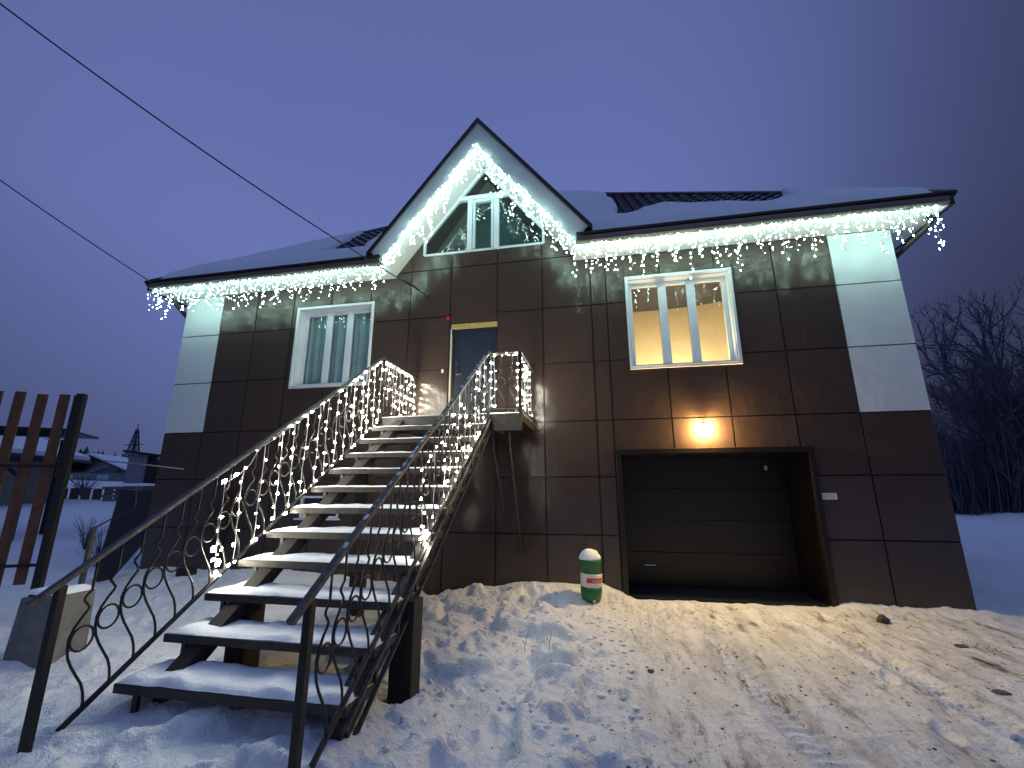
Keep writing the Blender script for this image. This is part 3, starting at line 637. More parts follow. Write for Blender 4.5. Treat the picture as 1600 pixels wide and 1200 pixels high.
# landing
LX0, LX1, LY = -3.56, -1.16, -1.43; LZ = 2.90
lb = SB(); lb.box(LX0, LX1, LY, LY + .05, LZ - .27, LZ); lb.box(LX1 - .05, LX1, LY + .05, -.03, LZ - .12, LZ - .001); lb.box(LX0, LX0 + .05, LY + .05, -.03, LZ - .12, LZ - .001); lb.build('landing_frame', 'tread', st, bevel=.003)
SB().box(LX0 + .05, LX1 - .05, LY + .05, -.03, LZ - .06, LZ - .005).build('landing_deck', 'tread', st)
b = SB()
for xx in (-3.0, -2.4, -1.8): b.box(xx, xx + .06, LY + .06, -.05, LZ - .16, LZ - .061)
b.build('joist', 'wood_dark', st)
SB().tube([(-1.42, -1.15, 2.64), (-1.43, -1.05, 2.45), (-1.44, -.03, .80)], .018, 8).build('brace', 'frosty', st, smooth=True)
SB().box(-1.54, -1.40, -.03, -.002, .76, .79).build('brace_foot', 'frosty', st)
SB().tube([(-1.66, -1.25, 2.64), (-1.68, -1.1, 2.40), (-1.72, -.03, 1.15)], .016, 8).build('brace', 'frosty', st, smooth=True)
# rails
def ht(y): return 1.06 + .678 * (y + 5.68)
def hb(y): return .24 + .673 * (y + 5.36)
pat = [(0, -.02), (0, .04), (-.012, .10), (-.035, .16), (-.075, .22), (-.120, .29), (-.150, .35), (-.165, .41), (-.168, .47), (-.150, .53), (-.115, .59), (-.085, .63), (-.078, .65), (-.120, .70), (-.118, .72), (-.085, .76), (-.085, .98)]
def side_rail(X, y0, ends, drop=0):
    SB().bar((X, -5.70, ht(-5.70)), (X, LY - .03, ht(LY - .03)), .05, .032).build('handrail', 'frosty', st, bevel=.004)
    SB().bar((X, -5.38, hb(-5.38)), (X, LY - .03, hb(LY - .03)), .03, .028).build('bottom_rail', 'iron', st, bevel=.003)
    SB().box(X - .024, X + .024, -5.565, -5.515, -.05, ht(-5.54) - .02).build('newel_post', 'post', st, bevel=.004)
    bb = SB(); bb.tube([(X, -5.26 + p[0], .31 + p[1]) for p in pat], .0085, 6); bal = bb.build('baluster', 'iron', st, smooth=True)
    rr = SB(); cy, cz = -5.26 - .088, .31 + .455
    rr.tube([(X, cy + .070 * math.cos(a), cz + .078 * math.sin(a)) for a in [2 * math.pi * q / 16 for q in range(16)]], .008, 6, closed=True); ring = rr.build('scroll_ring', 'iron', st, smooth=True)
    n = 26
    for i in range(1, n):
        d = (0, i * .1485, i * .1485 * .6755); copy(bal, st, d); copy(ring, st, d)
    return
side_rail(-3.52, 0, None); side_rail(-1.68, 0, None)
SB().box(-3.54, -3.51, LY - .015, LY + .015, LZ - .1, 3.91).build('landing_post', 'iron', st); SB().box(-1.70, -1.67, LY - .015, LY + .015, LZ - .1, 3.91).build('landing_post', 'iron', st)
def flat_rail(a, c, n, name='landing_rail'):
    a = Vector(a); c = Vector(c); d = (c - a); L = d.length; d.normalize()
    SB().bar(a + Vector((0, 0, 3.90)), c + Vector((0, 0, 3.90)), .045, .03).build(name, 'frosty', st, bevel=.003)
    SB().bar(a + Vector((0, 0, 2.99)), c + Vector((0, 0, 2.99)), .03, .025).build('bottom_rail', 'iron', st)
    for i in range(n):
        t = (i + .9) * L / (n + .6); q = a + d * t
        SB().tube([q + d * (p[0] + .08) * .8 + Vector((0, 0, 2.99 + p[1] * .92)) for p in pat], .0085, 6).build('baluster', 'iron', st, smooth=True)
        ce = q + d * (.0) + Vector((0, 0, 2.99 + .42))
        SB().tube([ce + d * .07 * math.cos(u) + Vector((0, 0, .075 * math.sin(u))) for u in [2 * math.pi * k / 14 for k in range(14)]], .008, 6, closed=True).build('scroll_ring', 'iron', st, smooth=True)
flat_rail((-3.54, LY, 0), (-3.54, -.04, 0), 8); flat_rail((LX1 - .02, LY, 0), (LX1 - .02, -.04, 0), 8); flat_rail((-1.66, LY, 0), (LX1 - .02, LY, 0), 2)
SB().box(LX1 - .045, LX1 - .0, LY - .02, LY + .02, LZ, 3.92).build('landing_post', 'iron', st)
SB().box(-1.685, -1.66, -.07, -.045, 2.93, 3.9).build('landing_post', 'iron', st)

# snow on the treads and on the landing
def snow_slab(bv, bf, x0, x1, y0, y1, z, t, seed, sx=.04, sy=.035):
    nx = int((x1 - x0) / sx) + 1; ny = int((y1 - y0) / sy) + 1
    xs = np.linspace(x0, x1, nx); ys = np.linspace(y0, y1, ny); X, Y = np.meshgrid(xs, ys)
    e = np.minimum(np.minimum(X - x0, x1 - X), np.minimum(Y - y0, y1 - Y))
    hgt = t * (.35 + 1.3 * fbm(X * 5 + seed * 7.3, Y * 5, 3)) * ss(-.012, .05, e)
    X = X + .012 * (fbm(Y * 20 + seed, X * 20, 2) - .5); Yj = Y + .022 * (fbm(X * 9 + seed * 3, Y * 9, 2) - .5)
    k = len(bv)
    for a, c, d in zip(X.ravel(), Yj.ravel(), (z + hgt).ravel()): bv.append((a, c, d))
    for j in range(ny - 1):
        for i in range(nx - 1): a = k + j * nx + i; bf.append((a, a + 1, a + nx + 1, a + nx))
b = MB()
for i in range(11):
    y0 = TY + i * DY + .006; z0 = TZ + i * DZ + .001
    snow_slab(b.v, b.f, SX0 + (.02 if i < 7 else .05), SX1 - .01, y0, y0 + .40, z0, (.046 if i == 0 else .030) if i < 6 else .020, i + 1)
snow_slab(b.v, b.f, LX0 + .03, LX1 - .02, LY + .01, -.05, LZ + .001, .02, 20)
o = b.build('stair_snow', 'snow', None, smooth=True, recalc=False); tag(o, 'snow caps lying on the treads and the landing', 'snow', kind='stuff')
b = MB()
for X_ in (-1.68,):
    for i in range(60):
        y = -5.3 + i * .06
        if random.random() < .7: b.bar((X_ + random.uniform(-.01, .01), y, ht(y) + .017), (X_ + random.uniform(-.01, .01), y + random.uniform(.02, .07), ht(y + .045) + .018), random.uniform(.01, .035), .006)
o = b.build('rail_frost', 'snow', None); tag(o, 'crumbs of frozen snow on the right handrail', 'frost', kind='stuff')

# ---------------------------------------------------------------- light garlands
OCT = [(1, 0, 0), (0, 1, 0), (-1, 0, 0), (0, -1, 0), (0, 0, 1.5), (0, 0, -1.5)]
OF = [(0, 1, 4), (1, 2, 4), (2, 3, 4), (3, 0, 4), (1, 0, 5), (2, 1, 5), (3, 2, 5), (0, 3, 5)]
def bulbs(pts, r):
    b = MB()
    for p in pts:
        k = len(b.v); a = random.uniform(0, 3.1); tx = random.uniform(-.7, .7); ty = random.uniform(-.7, .7); q = r * random.choice((.6, .75, .9, 1.0, 1.2, 1.45))
        R = Matrix.Rotation(a, 3, 'Z') @ Matrix.Rotation(tx, 3, 'X') @ Matrix.Rotation(ty, 3, 'Y')
        b.v += [tuple(Vector(p) + R @ Vector(v) * q) for v in OCT]; b.f += [tuple(k + i for i in f) for f in OF]
    return b
def icicles(name, label, path, step, lens, jit, r=.0078, dens=.05):
    g = empty(name, label, 'light string', loc=path[0]); off = Vector(path[0])
    seg = []; tot = 0
    pv = [Vector(p) for p in path]
    for a, c in zip(pv[:-1], pv[1:]): L = (c - a).length; seg.append((a, c, tot, L)); tot += L
    def at(s):
        for a, c, t0, L in seg:
            if s <= t0 + L + 1e-6: return a + (c - a) * ((s - t0) / L)
        return pv[-1]
    cb = MB(); P_ = []; n = int(tot / step)
    main = [at(min(tot, i * tot / 60)) + Vector((0, random.uniform(-.01, .01), random.uniform(-.025, .01))) - off for i in range(61)]
    cb.tube(main, .0035, 4)
    for i in range(n):
        p = at((i + .5) * tot / n); L = lens[i % len(lens)] * random.uniform(.75, 1.25)
        q = [p.copy()]; k = max(2, int(L / dens)); cur = p.copy(); ang = random.uniform(0, 6.28)
        for j in range(k):
            cur = cur + Vector((random.uniform(-jit, jit), random.uniform(-jit, jit) * .8, -L / k)); q.append(cur.copy())
            
            if random.random() < .9: P_.append(cur + Vector((random.uniform(-.045, .045), random.uniform(-.045, .045), random.uniform(-.03, .03))) - off)
        cb.tube([v - off for v in q], .0022, 3)
        if random.random() < .5: P_.append(p - off + Vector((random.uniform(-.02, .02), -.01, -.01)))
    cb.build('lead', 'lead', g, recalc=False); tag(bulbs(P_, r).build('bulbs', 'bulb_cool', g, recalc=False), kind='stuff')
    return len(P_)
LEN = [.20, .42, .60, .30, .50, .24, .64, .40]
c1 = icicles('icicle_lights', 'icicle light string along the left eave above the curtained window', [(-9.93, -.60, 6.19), (-7, -.585, 6.185), (-4.2, -.60, 6.19)], .088, LEN, .018)
c2 = icicles('icicle_lights', 'icicle light string climbing both slopes of the front gable', [(-4.17, -.69, 6.24), (GX0, -.69, 8.68), (-.27, -.69, 6.24)], .092, [.20, .42, .60, .30, .50, .70], .030)
c3 = icicles('icicle_lights', 'icicle light string along the right eave above the lit window', [(-.24, -.60, 6.19), (2.5, -.585, 6.185), (5.60, -.60, 6.20)], .082, [.22, .40, .60, .28, .50, .20, .66, .42, .54], .024)
print('bulbs', c1, c2, c3)
_bm = bulbs([(0, 0, 0)], .0105)
class _BP: m = None
def curtain_lights(label, top, bottom, stations, more=None, dens=.125, r=1.0):
    """top(s), bottom(s) -> points; stations list of s"""
    g = empty('rail_lights', label, 'light string', loc=top(stations[0])); off = Vector(top(stations[0])); cb = MB(); P_ = []
    for s in stations:
        a = Vector(top(s)); c = Vector(bottom(s)); n = max(2, int((c - a).length / dens)); q = []
        sw = Vector((random.uniform(-.02, .02), random.uniform(-.03, .03), 0))
        for j in range(n + 1):
            t = j / n; p = a.lerp(c, t) + sw * t + Vector((random.uniform(-.006, .006), random.uniform(-.006, .006), 0)); q.append(p - off)
            if j and random.random() < .88: P_.append(p + Vector((random.uniform(-.02, .02), random.uniform(-.02, .02), random.uniform(-.03, .03))) - off)
        cb.tube(q, .0042, 4)
    q = []
    s0, s1 = stations[0], stations[-1]
    for i in range(50):
        s = s0 + (s1 - s0) * i / 49; p = Vector(top(s)) + Vector((random.uniform(-.012, .012), 0, random.uniform(-.02, .012))); q.append(p - off)
        if i % 2 == 0 and random.random() < .75: P_.append(p - off + Vector((random.uniform(-.015, .015), 0, random.uniform(-.01, .02))))
    cb.tube(q, .0042, 4)
    for k in (more or []): P_.append(Vector(k) - off)
    cb.build('lead', 'lead', g, recalc=False)
    for p in P_:
        if _BP.m is None:
            o = _bm.build('bulb', 'bulb_warm', g, recalc=False); _BP.m = o
        else: o = copy(_BP.m, g)
        o.location = p; o.rotation_euler = (random.random(), random.random(), random.random() * 3); sc = random.choice((.5, .65, .8, 1.0, 1.0, 1.25, 1.6)) * r; o.scale = (sc, sc, sc)
    return len(P_)
def rnd_st(a, c, step):
    s = []; y = a
    while y < c: s.append(y); y += step * random.uniform(.75, 1.25)
    return s
moreL = [(-3.52 + random.uniform(-.02, .02), -4.33 + random.uniform(-.09, .09), .98 + random.uniform(-.02, .26)) for _ in range(12)] + \
        [(-3.50, y, hb(y) + random.uniform(-.01, .05)) for y in (-4.28, -4.2, -3.9, -3.78, -3.5, -3.2, -3.1, -2.7, -2.5, -2.2, -2.0, -1.8, -1.6)]
n1 = curtain_lights('warm white light string hanging from the left stair handrail', lambda y: (-3.50 + .0, y, ht(y) - .03 - (.10 if y < -4.05 else 0)), lambda y: (-3.50, y + .02, hb(y) + .06), rnd_st(-4.38, -1.46, .20), moreL)
n2 = curtain_lights('short light string on the left landing rail beside the door', lambda y: (-3.54, y, 3.86), lambda y: (-3.54, y, 3.02), rnd_st(-1.36, -.08, .15))
moreR = [(-1.68 + random.uniform(-.02, .02), -3.88 + random.uniform(-.08, .08), hb(-3.88) + random.uniform(-.02, .14)) for _ in range(7)] + [(-1.68, y, hb(y) + .03) for y in (-3.0, -2.4, -2.0, -1.7)]
n3 = curtain_lights('warm white light string hanging from the right stair handrail', lambda y: (-1.70, y, ht(y) - .05 - (.25 if y < -3.2 else 0)), lambda y: (-1.70, y, hb(y) + .05), rnd_st(-3.92, -1.46, .27), moreR)
def tp_(s): return (-1.66 + s, LY, 3.86) if s < .48 else (-1.18, LY + s - .48, 3.86 - .10 * math.sin(min(1, (s - .48) / 1.3) * math.pi))
n4 = curtain_lights('light string wrapped round the landing corner right of the door', tp_, lambda s: (tp_(s)[0], tp_(s)[1], 3.02), [0.0, .05, .44, .50, .58, .68, .80, .9, 1.02, 1.14, 1.3, 1.5], [(-1.18 + random.uniform(-.03, .03), LY + random.uniform(0, .6), 3.0 + random.uniform(0, .3)) for _ in range(8)])
print('rail bulbs', n1, n2, n3, n4)

# ---------------------------------------------------------------- keg by the wall
kx, ky = -.24, -.46; kz = gz(kx, ky) - .02
kg = empty('plastic_keg', 'green and white plastic keg with a red band and a snow cap by the garage', 'keg', loc=(kx, ky, kz)); kg.rotation_euler = (0, rad(2), 0)
R0 = .168
def band(z0, z1, r0, r1, m, n='body'):
    return MB().lathe([(r0, z0), (r1, z1)], 28).build(n, m, kg, smooth=False)
MB().lathe([(.10, 0), (.145, .02), (.158, .06), (R0, .14), (R0, .215)], 28).build('lower_body', 'green', kg, smooth=True)
B('spigot', 'whitep', kg, .03, .07, -.165, -.13, .01, .04, bevel=.004)
MB().lathe([(R0, .2155), (R0 + .003, .23), (R0 + .003, .395), (R0, .41)], 28).build('label_band', 'whitep', kg, smooth=True)
MB().lathe([(R0, .4105), (R0, .56), (R0 + .006, .585), (R0 + .006, .60), (R0 - .01, .612)], 28).build('upper_body', 'green', kg, smooth=True)
def onk(a, z, r=R0 + .0045): return (r * math.cos(a), r * math.sin(a), z)
b = MB(); a0, a1 = rad(-117), rad(-15); nseg = 16
for i in range(nseg):
    u0 = a0 + (a1 - a0) * i / nseg; u1 = a0 + (a1 - a0) * (i + 1) / nseg
    sl0 = .04 if i == 0 else 0
    b.quad(onk(u0, .283), onk(u1, .283), onk(u1, .353), onk(u0 + (rad(7) if i == 0 else 0), .353))
b.build('red_banner', 'red', kg, recalc=False)
cu = bpy.data.curves.new('lettering', 'FONT'); cu.body = 'Castrol'; cu.size = .062; cu.extrude = .0; cu.align_x = 'LEFT'
to = bpy.data.objects.new('lettering', cu); COL.objects.link(to)
dg = bpy.context.evaluated_depsgraph_get(); tme = bpy.data.meshes.new_from_object(to.evaluated_get(dg)); bpy.data.objects.remove(to)
for v in tme.vertices:
    a = rad(-84) + v.co.x / (R0 + .006); z = .298 + v.co.y; v.co = Vector((*((R0 + .0065) * math.cos(a), (R0 + .0065) * math.sin(a)), z))
tme.materials.clear(); tme.materials.append(M['whitep']); to = bpy.data.objects.new('lettering', tme); COL.objects.link(to); to.parent = kg
b = MB(); b.lathe([(R0 + .004, .612), (R0 + .006, .635), (.150, .685), (.118, .73), (.065, .757), (.01, .765)], 24)
b.v = [(x * (1 + .08 * (random.random() - .5)), y * (1 + .08 * (random.random() - .5)), z + .008 * (random.random() - .5)) for x, y, z in b.v]
o = b.build('snow_cap', 'snow', None, smooth=True); o.location = (kx, ky, kz); tag(o, 'rounded heap of snow on top of the keg', 'snow', kind='stuff')

# ---------------------------------------------------------------- cables
def wire(name, label, a, c, sag, r):
    r *= 1.5
    a = Vector(a); c = Vector(c); pts = []
    for i in range(41): t = i / 40; p = a.lerp(c, t); p.z -= sag * 4 * t * (1 - t); pts.append(p)
    o = MB().tube(pts, r, 6).build(name, 'cable', None, smooth=True); return tag(o, label, 'cable')
wire('power_cable', 'long black cable running from the upper left sky to the wall by the door', (-3.42, -.14, 5.70), (-9.35, -5.45, 9.47), .22, .0085)
MB().tube([(-.33, -.44, .20), (-.10, -.23, .06)], .022, 8).build('cable_clamp', 'cable', hk, smooth=True)
wire('power_cable', 'thinner black cable meeting the left eave corner', (-9.80, -.60, 6.30), (-10.6, -4.3, 7.60), .05, .0075)

# ---------------------------------------------------------------- gate on the left
gp_ = Vector((-7.02, -3.36, 0)); gdv = Vector((-.86, -.50, 0)).normalized(); gn = Vector((gdv.y, -gdv.x, 0))
gt = empty('board_gate', 'gate of upright red brown boards with a black post at the left edge', 'gate', loc=gp_)
ang = math.atan2(gdv.y, gdv.x)
def gpart(name, m, *a, **k):
    o = B(name, m, gt, *a, **k); o.rotation_euler = (0, 0, ang); return o
gpart('gate_post', 'post', -.045, .045, -.045, .045, -.05 , 3.04, bevel=.004)
gpart('edge_pipe', 'frosty', .075, .09, -.02, .0, 1.9, 3.02)
sp_ = None
for k in range(6):
    o = gpart('board', 'slat', .14 + k * .235, .255 + k * .235, -.032, -.012, .58 + random.uniform(-.02, .02), 3.02 + random.uniform(-.02, .02), bevel=.003)
for z in (.82, 2.05): gpart('gate_rail', 'post', .06, 1.6, -.010, .02, z - .018, z + .018)

# ---------------------------------------------------------------- yard things left
zb = gz(-5.45, -4.2); cb_ = empty('concrete_block', 'grey concrete block with snow on top behind the lower handrail end', 'block', loc=(-5.42, -4.22, 0))
o = MB().prism([(-.27, -.18, 0), (.26, -.18, 0), (.22, -.18, .76), (-.20, -.18, .72)], (0, .36, 0)).build('block_body', 'concrete', cb_, bevel=.012)
b = MB(); snow_slab(b.v, b.f, -.23, .23, -.17, .17, .745, .05, 31); o = b.build('block_snow', 'snow', None, smooth=True, recalc=False); o.location = (-5.42, -4.22, 0); tag(o, 'snow cap on the concrete block', 'snow', kind='stuff')
Ys = -1.15
sh = MB().prism([(-8.92, Ys, 1.75), (-8.15, Ys, 1.72), (-8.15, Ys, .85), (-8.95, Ys, -.05), (-9.15, Ys, -.05)], (0, .05, 0)).build('metal_sheet', 'tin', None, bevel=.004); tag(sh, 'large blue black metal sheet leaning by the left house corner', 'metal sheet')
def PD(px, py, d): 
    return CAM + ((px - 800) / 680.75 * R_ - (py - 600) / 680.75 * U_ + F_) * d
ts = empty('timber_stack', 'stack of snowy planks laid level behind the leaning sheet', 'timber', loc=(-11.2, 1.6, 0))
for k in range(7):
    z = 1.45 + (k // 2) * .10; L = random.uniform(2.4, 3.4); x0 = random.uniform(-1.7, -1.2)
    B('plank', 'timber', ts, x0, x0 + L, -.3 + (k % 2) * .32, -.02 + (k % 2) * .32, z, z + .07)
for xx in (-1.2, 1.3): B('trestle_leg', 'timber', ts, xx, xx + .09, -.1, 0, -.3, 1.45)
b = MB(); snow_slab(b.v, b.f, -1.3, 1.5, -.3, .3, 1.83, .06, 41, .1, .08); o = b.build('timber_snow', 'snow', None, smooth=True, recalc=False); o.location = (-11.2, 1.6, 0); tag(o, 'snow layer over the stacked planks', 'snow', kind='stuff')
sk = empty('marker_stake', 'wooden stake with a thin wire left of the stair rail', 'stake', loc=(-8.25, -1.98, 0))
MB().prism([(-.05, 0, -.05), (.02, 0, -.05), (.04, 0, 1.12), (-.03, 0, 1.14)], (0, .05, 0)).build('stake', 'timber', sk); MB().tube([(0, .02, 1.12), (.2, .1, 1.26), (.42, .3, 1.44), (.36, .3, 1.8)], .012, 5).build('wire', 'cable', sk)
bx = empty('socket_box', 'small dark box with a bent lead on the snow left of the stairs', 'box', loc=(-7.55, -.75, gz(-7.55, -.75)))
B('box', 'cable', bx, -.13, .13, -.1, .1, -.02, .13, bevel=.01); MB().tube([(0, 0, .13), (.03, 0, .2), (-.03, .02, .26), (.05, 0, .33), (0, 0, .3)], .014, 6).build('lead', 'cable', bx, smooth=True)
# stones and clods on the driveway
def rock(label, x, y, r, flat=.7, seed=0, name='stone', cat='stone', m='stone', group=None):
    rn = random.Random(seed); b = MB(); n = 9
    for i in range(1, 5):
        ph = math.pi * i / 5
        for j in range(n): a = 2 * math.pi * j / n; rr = r * rn.uniform(.78, 1.18); b.v.append((rr * math.sin(ph) * math.cos(a), rr * math.sin(ph) * math.sin(a) * .8, rr * math.cos(ph) * flat))
    for i in range(3):
        for j in range(n): b.f.append((i * n + j, i * n + (j + 1) % n, (i + 1) * n + (j + 1) % n, (i + 1) * n + j))
    b.f.append(tuple(range(n - 1, -1, -1))); b.f.append(tuple(3 * n + j for j in range(n)))
    o = b.build(name, m, None); o.location = (x, y, gz(x, y) + r * flat * .45); return tag(o, label, cat, group)
rock('fist sized brown stone on the snow right of the garage', 3.62, -.72, .075, .95, 1)
rock('flat dark clod of earth in the middle of the driveway', .39, -3.0, .035, .5, 2, 'clod', 'clod')
rock('long dark clod at the right edge of the driveway', 3.95, -1.55, .065, .22, 3, 'clod', 'clod')
rock('dark crust lying low at the far right of the driveway', 3.36, -2.88, .07, .2, 4, 'clod', 'clod')
b = MB(); rn = random.Random(5)
for i in range(1500):
    x = rn.uniform(-.3, 5.0); y = -rn.uniform(.2, 5.2)
    if rn.random() > .35 + .65 * float(vn(np.array([x * 1.3]), np.array([y * 1.3]))[0]): continue
    r = rn.uniform(.003, .010) * rn.choice((1, 1, 1, 1.8)); z = gz(x, y) + .001; k = len(b.v)
    b.v += [(x + v[0] * r * rn.uniform(.6, 1.6), y + v[1] * r * rn.uniform(.6, 1.6), z + v[2] * r * .35) for v in OCT]; b.f += [tuple(k + i for i in f) for f in OF]
tag(b.build('grit', 'stone', None, recalc=False), 'dark grit and crumbs scattered over the driveway snow', 'grit', kind='stuff')
b = MB()
for i in range(260):      # snow crumbs beside the stair
    x = rn.uniform(-2.0, .3); y = -rn.uniform(.3, 5.0); r = rn.uniform(.008, .035); z = gz(x, y) + r * .2; k = len(b.v)
    b.v += [(x + v[0] * r * rn.uniform(.8, 1.4), y + v[1] * r * rn.uniform(.8, 1.4), z + v[2] * r * .5) for v in OCT]; b.f += [tuple(k + i for i in f) for f in OF]
tag(b.build('snow_crumbs', 'snow', None, smooth=True, recalc=False), 'loose lumps of snow right of the staircase', 'snow', kind='stuff')
for i, (x, y, lab) in enumerate(((-.95, -2.55, 'dry weed stalk poking out of the snow nearest the keg'), (-.62, -2.95, 'dry weed stalk in the snow midway to the staircase'))):
    w_ = empty('weed', lab, 'weed', loc=(x, y, gz(x, y))); MB().tube([(0, 0, -.02), (.01, 0, .08), (.03, .01, .15)], .003, 4).tube([(.01, 0, .08), (-.02, 0, .12)], .003, 4).build('stalk', 'bark', w_)

# ---------------------------------------------------------------- background left
def house_far(name, label, px, d, w, h, rh, m, rot, z0):
    p = PD(px[0], px[1], d); e_ = empty(name, label, 'house', loc=(p.x, p.y, z0)); e_.rotation_euler = (0, 0, rot)
    B('wall', m, e_, -w / 2, w / 2, -4, 4, -.5, h)
    b = MB(); b.prism([(-w / 2 - .8, -4.6, h), (0, -4.6, h + rh), (w / 2 + .8, -4.6, h), (w / 2 + .8, -4.6, h - .15), (0, -4.6, h + rh - .2), (-w / 2 - .8, -4.6, h - .15)], (0, 9.2, 0)); b.build('roof', 'dark_trim', e_)
    b = MB(); b.prism([(-w / 2 - .7, -4.5, h + .05), (0, -4.5, h + rh + .06), (w / 2 + .7, -4.5, h + .05), (w / 2 + .7, -4.5, h + .30), (0, -4.5, h + rh + .35), (-w / 2 - .7, -4.5, h + .30)], (0, 9, 0)); b.build('roof_snow', 'snow', e_)
    for xx in (-w / 4, w / 5): 
        f = B('window', 'pvc', e_, xx - .6, xx + .6, -4.05, -4.001, h * .35, h * .8); B('pane', 'glass', f, xx - .5, xx + .5, -4.07, -4.055, h * .4, h * .75)
    return e_
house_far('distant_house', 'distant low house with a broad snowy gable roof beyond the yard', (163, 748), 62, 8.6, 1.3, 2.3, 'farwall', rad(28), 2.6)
house_far('distant_house', 'pale small house half hidden behind the board gate', (-75, 760), 24, 6.0, 3.2, 1.5, 'beige', rad(30), .4)
cp = PD(-38, 735, 14); ca = empty('carport', 'open timber carport frame standing behind the board gate', 'carport', loc=(cp.x, cp.y, 0)); ca.rotation_euler = (0, 0, rad(38))
for x in (-1.6, 1.5):
    for y in (-1, 1): B('carport_post', 'post', ca, x, x + .12, y, y + .12, -.2, 3.5)
B('carport_beam', 'post', ca, -2.2, 2.2, -1.05, -.93, 2.6, 2.78); B('carport_beam', 'post', ca, -2.2, 2.2, -1.05, -.93, 3.42, 3.6)
MB().bar((-1.6, -1, 2.0), (-.8, -1, 2.7), .1, .1).bar((1.6, -1, 2.0), (.8, -1, 2.7), .1, .1).build('carport_brace', 'post', ca)
B('carport_roof', 'dark_trim', ca, -2.4, 2.4, -1.3, 1.4, 3.601, 3.68)
# lattice pylon
pp = PD(200, 745, 88); py_ = empty('power_pylon', 'lattice power pylon standing far behind the yard', 'pylon', loc=(pp.x, pp.y, 3.5)); H = 10.3; b = MB()
def pc(i, t): w = 1.35 * (1 - t) + .12 * t; return Vector(((-1, 1, 1, -1)[i] * w, (-1, -1, 1, 1)[i] * w, H * t))
for i in range(4): b.tube([pc(i, 0), pc(i, .5), pc(i, 1)], .13, 4)
b.build('leg', 'steel', py_); b = MB(); lv = [0, .16, .3, .42, .53, .63, .72, .80, .88, .95]
for a, c in zip(lv[:-1], lv[1:]):
    for i in range(4): b.tube([pc(i, a), pc((i + 1) % 4, c)], .07, 3); b.tube([pc((i + 1) % 4, a), pc(i, c)], .07, 3); b.tube([pc(i, c), pc((i + 1) % 4, c)], .07, 3)
b.build('lattice', 'steel', py_); b = MB(); b.tube([(-2.4, 0, H * .70), (2.4, 0, H * .70)], .10, 4); b.tube([(0, 0, H), (0, 0, H * 1.12)], .08, 4); b.build('crossarm', 'steel', py_)
# shed seen between pylon and house
shp = PD(232, 735, 30); sh_ = empty('shed', 'narrow dark shed with a slanted roof just left of the house wall', 'shed', loc=(shp.x, shp.y, 0)); sh_.rotation_euler = (0, 0, rad(35))
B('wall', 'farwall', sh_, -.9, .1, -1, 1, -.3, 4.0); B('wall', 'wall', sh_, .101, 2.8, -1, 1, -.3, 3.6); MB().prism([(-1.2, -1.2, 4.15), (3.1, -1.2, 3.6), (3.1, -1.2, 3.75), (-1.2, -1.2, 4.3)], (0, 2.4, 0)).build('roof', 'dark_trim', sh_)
# board fence line and low bushes
fp = PD(120, 768, 30); fe = empty('board_fence', 'long low dark board fence across the snowy field', 'fence', loc=(fp.x, fp.y, 0)); fe.rotation_euler = (0, 0, rad(32))
for k in range(44):
    B('fence_board', 'timber', fe, -14 + k * .62, -14 + k * .62 + .5, 0, .03, .6, 1.75 + .1 * random.random())

# ---------------------------------------------------------------- trees
def bare_tree(seed, H, spread, maxd=5):
    rn = random.Random(seed); tb = MB(); cb = MB()
    def grow(p, d, L, r, dep):
        n = 3; pts = [p]; q = p.copy(); dd = d.copy()
        for i in range(n):
            dd = (dd + Vector((rn.uniform(-.16, .16), rn.uniform(-.16, .16), rn.uniform(-.02, .10)))).normalized(); q = q + dd * L / n; pts.append(q.copy())
        (tb if dep < 2 else cb).tube(pts, r, 5 if dep < 2 else 3, r2=r * (.62 if dep < 4 else .3))
        if dep >= maxd: return
        k = (5 if dep == 0 else rn.choice((3, 4)) if dep < 3 else rn.choice((3, 4, 5)))
        for i in range(k):
            t = rn.uniform(.35, 1.0) if i else 1.0; idx = min(n, max(1, round(t * n))); base = pts[idx]
            az = rn.uniform(0, 6.28); tilt = rn.uniform(.25, spread)
            o = dd.orthogonal().normalized(); o = Matrix.Rotation(az, 3, dd) @ o
            nd = (dd * math.cos(tilt) + o * math.sin(tilt) + Vector((0, 0, .12))).normalized()
            grow(base, nd, L * rn.uniform(.52, .76), r * .58, dep + 1)
    grow(Vector((0, 0, -.3)), Vector((rn.uniform(-.08, .08), rn.uniform(-.08, .08), 1)), H * .36, H * .014, 0)
    return tb, cb
protos = []
for s_ in range(4):
    tb, cb = bare_tree(50 + s_, 10, .85 if s_ != 1 else .6); protos.append((tb, cb))
tree_spots = [  # px, distance, height, kind
 (1604, 26, 15.5, 0), (1478, 33, 9.6, 1), (1508, 31, 8.4, 2), (1550, 29, 9.8, 3), (1580, 31, 12.0, 1), (1440, 36, 8.6, 0), (1625, 25, 13, 2), (1530, 35, 9.2, 0),
 (1565, 27, 8.5, 1), (1606, 30, 14, 3), (1495, 38, 10, 3), (1455, 31, 6.8, 2), (1585, 25, 7.5, 0), (1540, 26, 6.5, 2), (1510, 27, 6.0, 1), (1650, 27, 14, 0), (1700, 26, 13, 1), (1415, 38, 8, 1)]
labs = ['tallest bare tree at the right edge, its limb reaching left over the sky', 'slim bare tree rising right beside the white corner column', 'low bushy bare tree second from the white column', 'mid height bare tree in the gap before the tallest tree']
pm = []
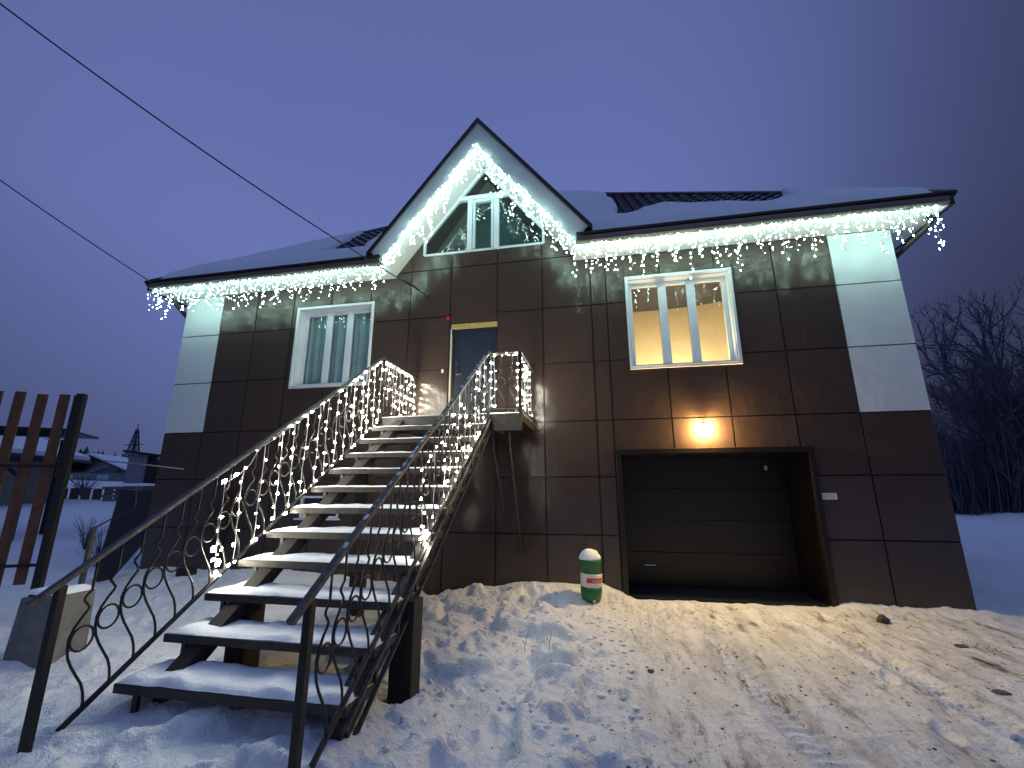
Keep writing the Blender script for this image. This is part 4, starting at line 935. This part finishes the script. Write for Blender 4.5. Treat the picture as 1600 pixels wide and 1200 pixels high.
for i, (px, d, h, kd) in enumerate(tree_spots):
    h *= 1.30 * (.58 if px < 1470 else .62 if px < 1520 else .66 if px < 1570 else 1.08 if px == 1604 else .85)
    p = PD(px, 812, d); lab = labs[i] if i < 4 else 'bare dark tree merging into the crowded thicket right of the house'
    e_ = empty('bare_tree', lab, 'tree', 'bare trees in the thicket' , loc=(p.x, p.y, 0))
    tb, cb = protos[kd]
    if len(pm) <= kd or True:
        pass
    if kd not in [q[0] for q in pm]:
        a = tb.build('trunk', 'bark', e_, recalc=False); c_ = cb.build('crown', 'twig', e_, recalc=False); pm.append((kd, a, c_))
    else:
        _, a0_, c0_ = [q for q in pm if q[0] == kd][0]; a = copy(a0_, e_); c_ = copy(c0_, e_)
    s_ = h / 10; e_.scale = (s_, s_, s_); e_.rotation_euler = (0, 0, random.uniform(0, 6.28))
# thicket of thin shoots under the trees
b = MB(); rn = random.Random(9)
for i in range(5200):      # thin upright stems
    px = rn.uniform(1405, 1760); d = rn.uniform(25, 42); p = PD(px, 812, d); h = rn.uniform(1.5, 6.2) * (.6 + .5 * float(vn(np.array([px / 28]), np.array([d / 5]))[0])) * (1 + .25 * max(0, (px - 1480) / 120))
    w_ = rn.uniform(.012, .035); a = rn.uniform(0, 3.14); dx, dy = math.cos(a) * w_, math.sin(a) * w_; lx, ly = rn.uniform(-.5, .5), rn.uniform(-.5, .5); k = len(b.v)
    b.v += [(p.x - dx, p.y - dy, -.2), (p.x + dx, p.y + dy, -.2), (p.x + lx + dx, p.y + ly + dy, h * .6), (p.x + lx - dx, p.y + ly - dy, h * .6), (p.x + lx * 1.3, p.y + ly * 1.3, h)]
    b.f += [(k, k + 1, k + 2, k + 3), (k + 3, k + 2, k + 4)]
for i in range(90000):     # tangle of short twigs
    px = rn.uniform(1405, 1760); d = rn.uniform(25, 42); p = PD(px, 812, d)
    top = 6.6 * (.5 + .65 * float(_T[int(px / 9) % 256, int(d / 2) % 256])) * (1 + .3 * max(0, (px - 1480) / 120)); z = top * rn.random() ** .8
    L = rn.uniform(.15, .75); a = rn.uniform(0, 6.28); e_ = rn.uniform(-.3, 1.4); v = Vector((math.cos(a) * math.cos(e_), math.sin(a) * math.cos(e_), math.sin(e_))) * L
    w_ = rn.uniform(.008, .022); n_ = Vector((-v.y, v.x, .3 * L)).normalized() * w_; k = len(b.v)
    b.v += [(p.x - n_.x, p.y - n_.y, z - n_.z), (p.x + n_.x, p.y + n_.y, z + n_.z), (p.x + v.x, p.y + v.y, z + v.z)]; b.f.append((k, k + 1, k + 2))
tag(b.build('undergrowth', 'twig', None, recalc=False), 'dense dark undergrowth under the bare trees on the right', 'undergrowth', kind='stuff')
# far woods on the left and across the horizon
b = MB()
for i in range(9000):
    az = rn.uniform(-80, 62); d = rn.uniform(150, 230); a = rad(az); x = math.sin(a) * d; y = -8 + math.cos(a) * d
    z0 = gz(x, y); h = rn.uniform(4, 9.5) * (.6 + .6 * float(vn(np.array([az * .9]), np.array([3.]))[0])); w_ = rn.uniform(.5, 1.3); k = len(b.v); ca_, sa_ = math.cos(a) * w_, -math.sin(a) * w_
    b.v += [(x - ca_, y - sa_, z0 - 1), (x + ca_, y + sa_, z0 - 1), (x + ca_ * 1.1, y + sa_ * 1.1, z0 + h * .6), (x - ca_ * 1.1, y - sa_ * 1.1, z0 + h * .6), (x + rn.uniform(-.4, .4), y, z0 + h)]
    b.f += [(k, k + 1, k + 2, k + 3), (k + 3, k + 2, k + 4)]
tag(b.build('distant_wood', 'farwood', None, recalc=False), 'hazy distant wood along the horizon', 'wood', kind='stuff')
# dry shrubs in the snow on the left
for i, (px, py, d, lab) in enumerate(((150, 775, 13, 'small dry shrub in the snow nearest the wooden stake'), (135, 750, 32, 'round dark shrub in front of the distant low house'), (172, 792, 10.5, 'thin dry shrub beside the leaning metal sheet'))):
    p = PD(px, py, d); e_ = empty('dry_shrub', lab, 'shrub', 'dry shrubs in the snow', loc=(p.x, p.y, gz(p.x, p.y) - .05)); sb = MB()
    for k in range(70):
        a = rn.uniform(0, 6.28); r = rn.uniform(.05, .5) * (1 if i != 1 else 2.2); h = rn.uniform(.4, 1.0) * (1 if i != 1 else 1.6); sb.tube([(0, 0, 0), (r * .5 * math.cos(a), r * .5 * math.sin(a), h * .6), (r * math.cos(a), r * math.sin(a), h)], .0035 * (1 if i != 1 else 4), 3)
    sb.build('stem', 'bark', e_, recalc=False)
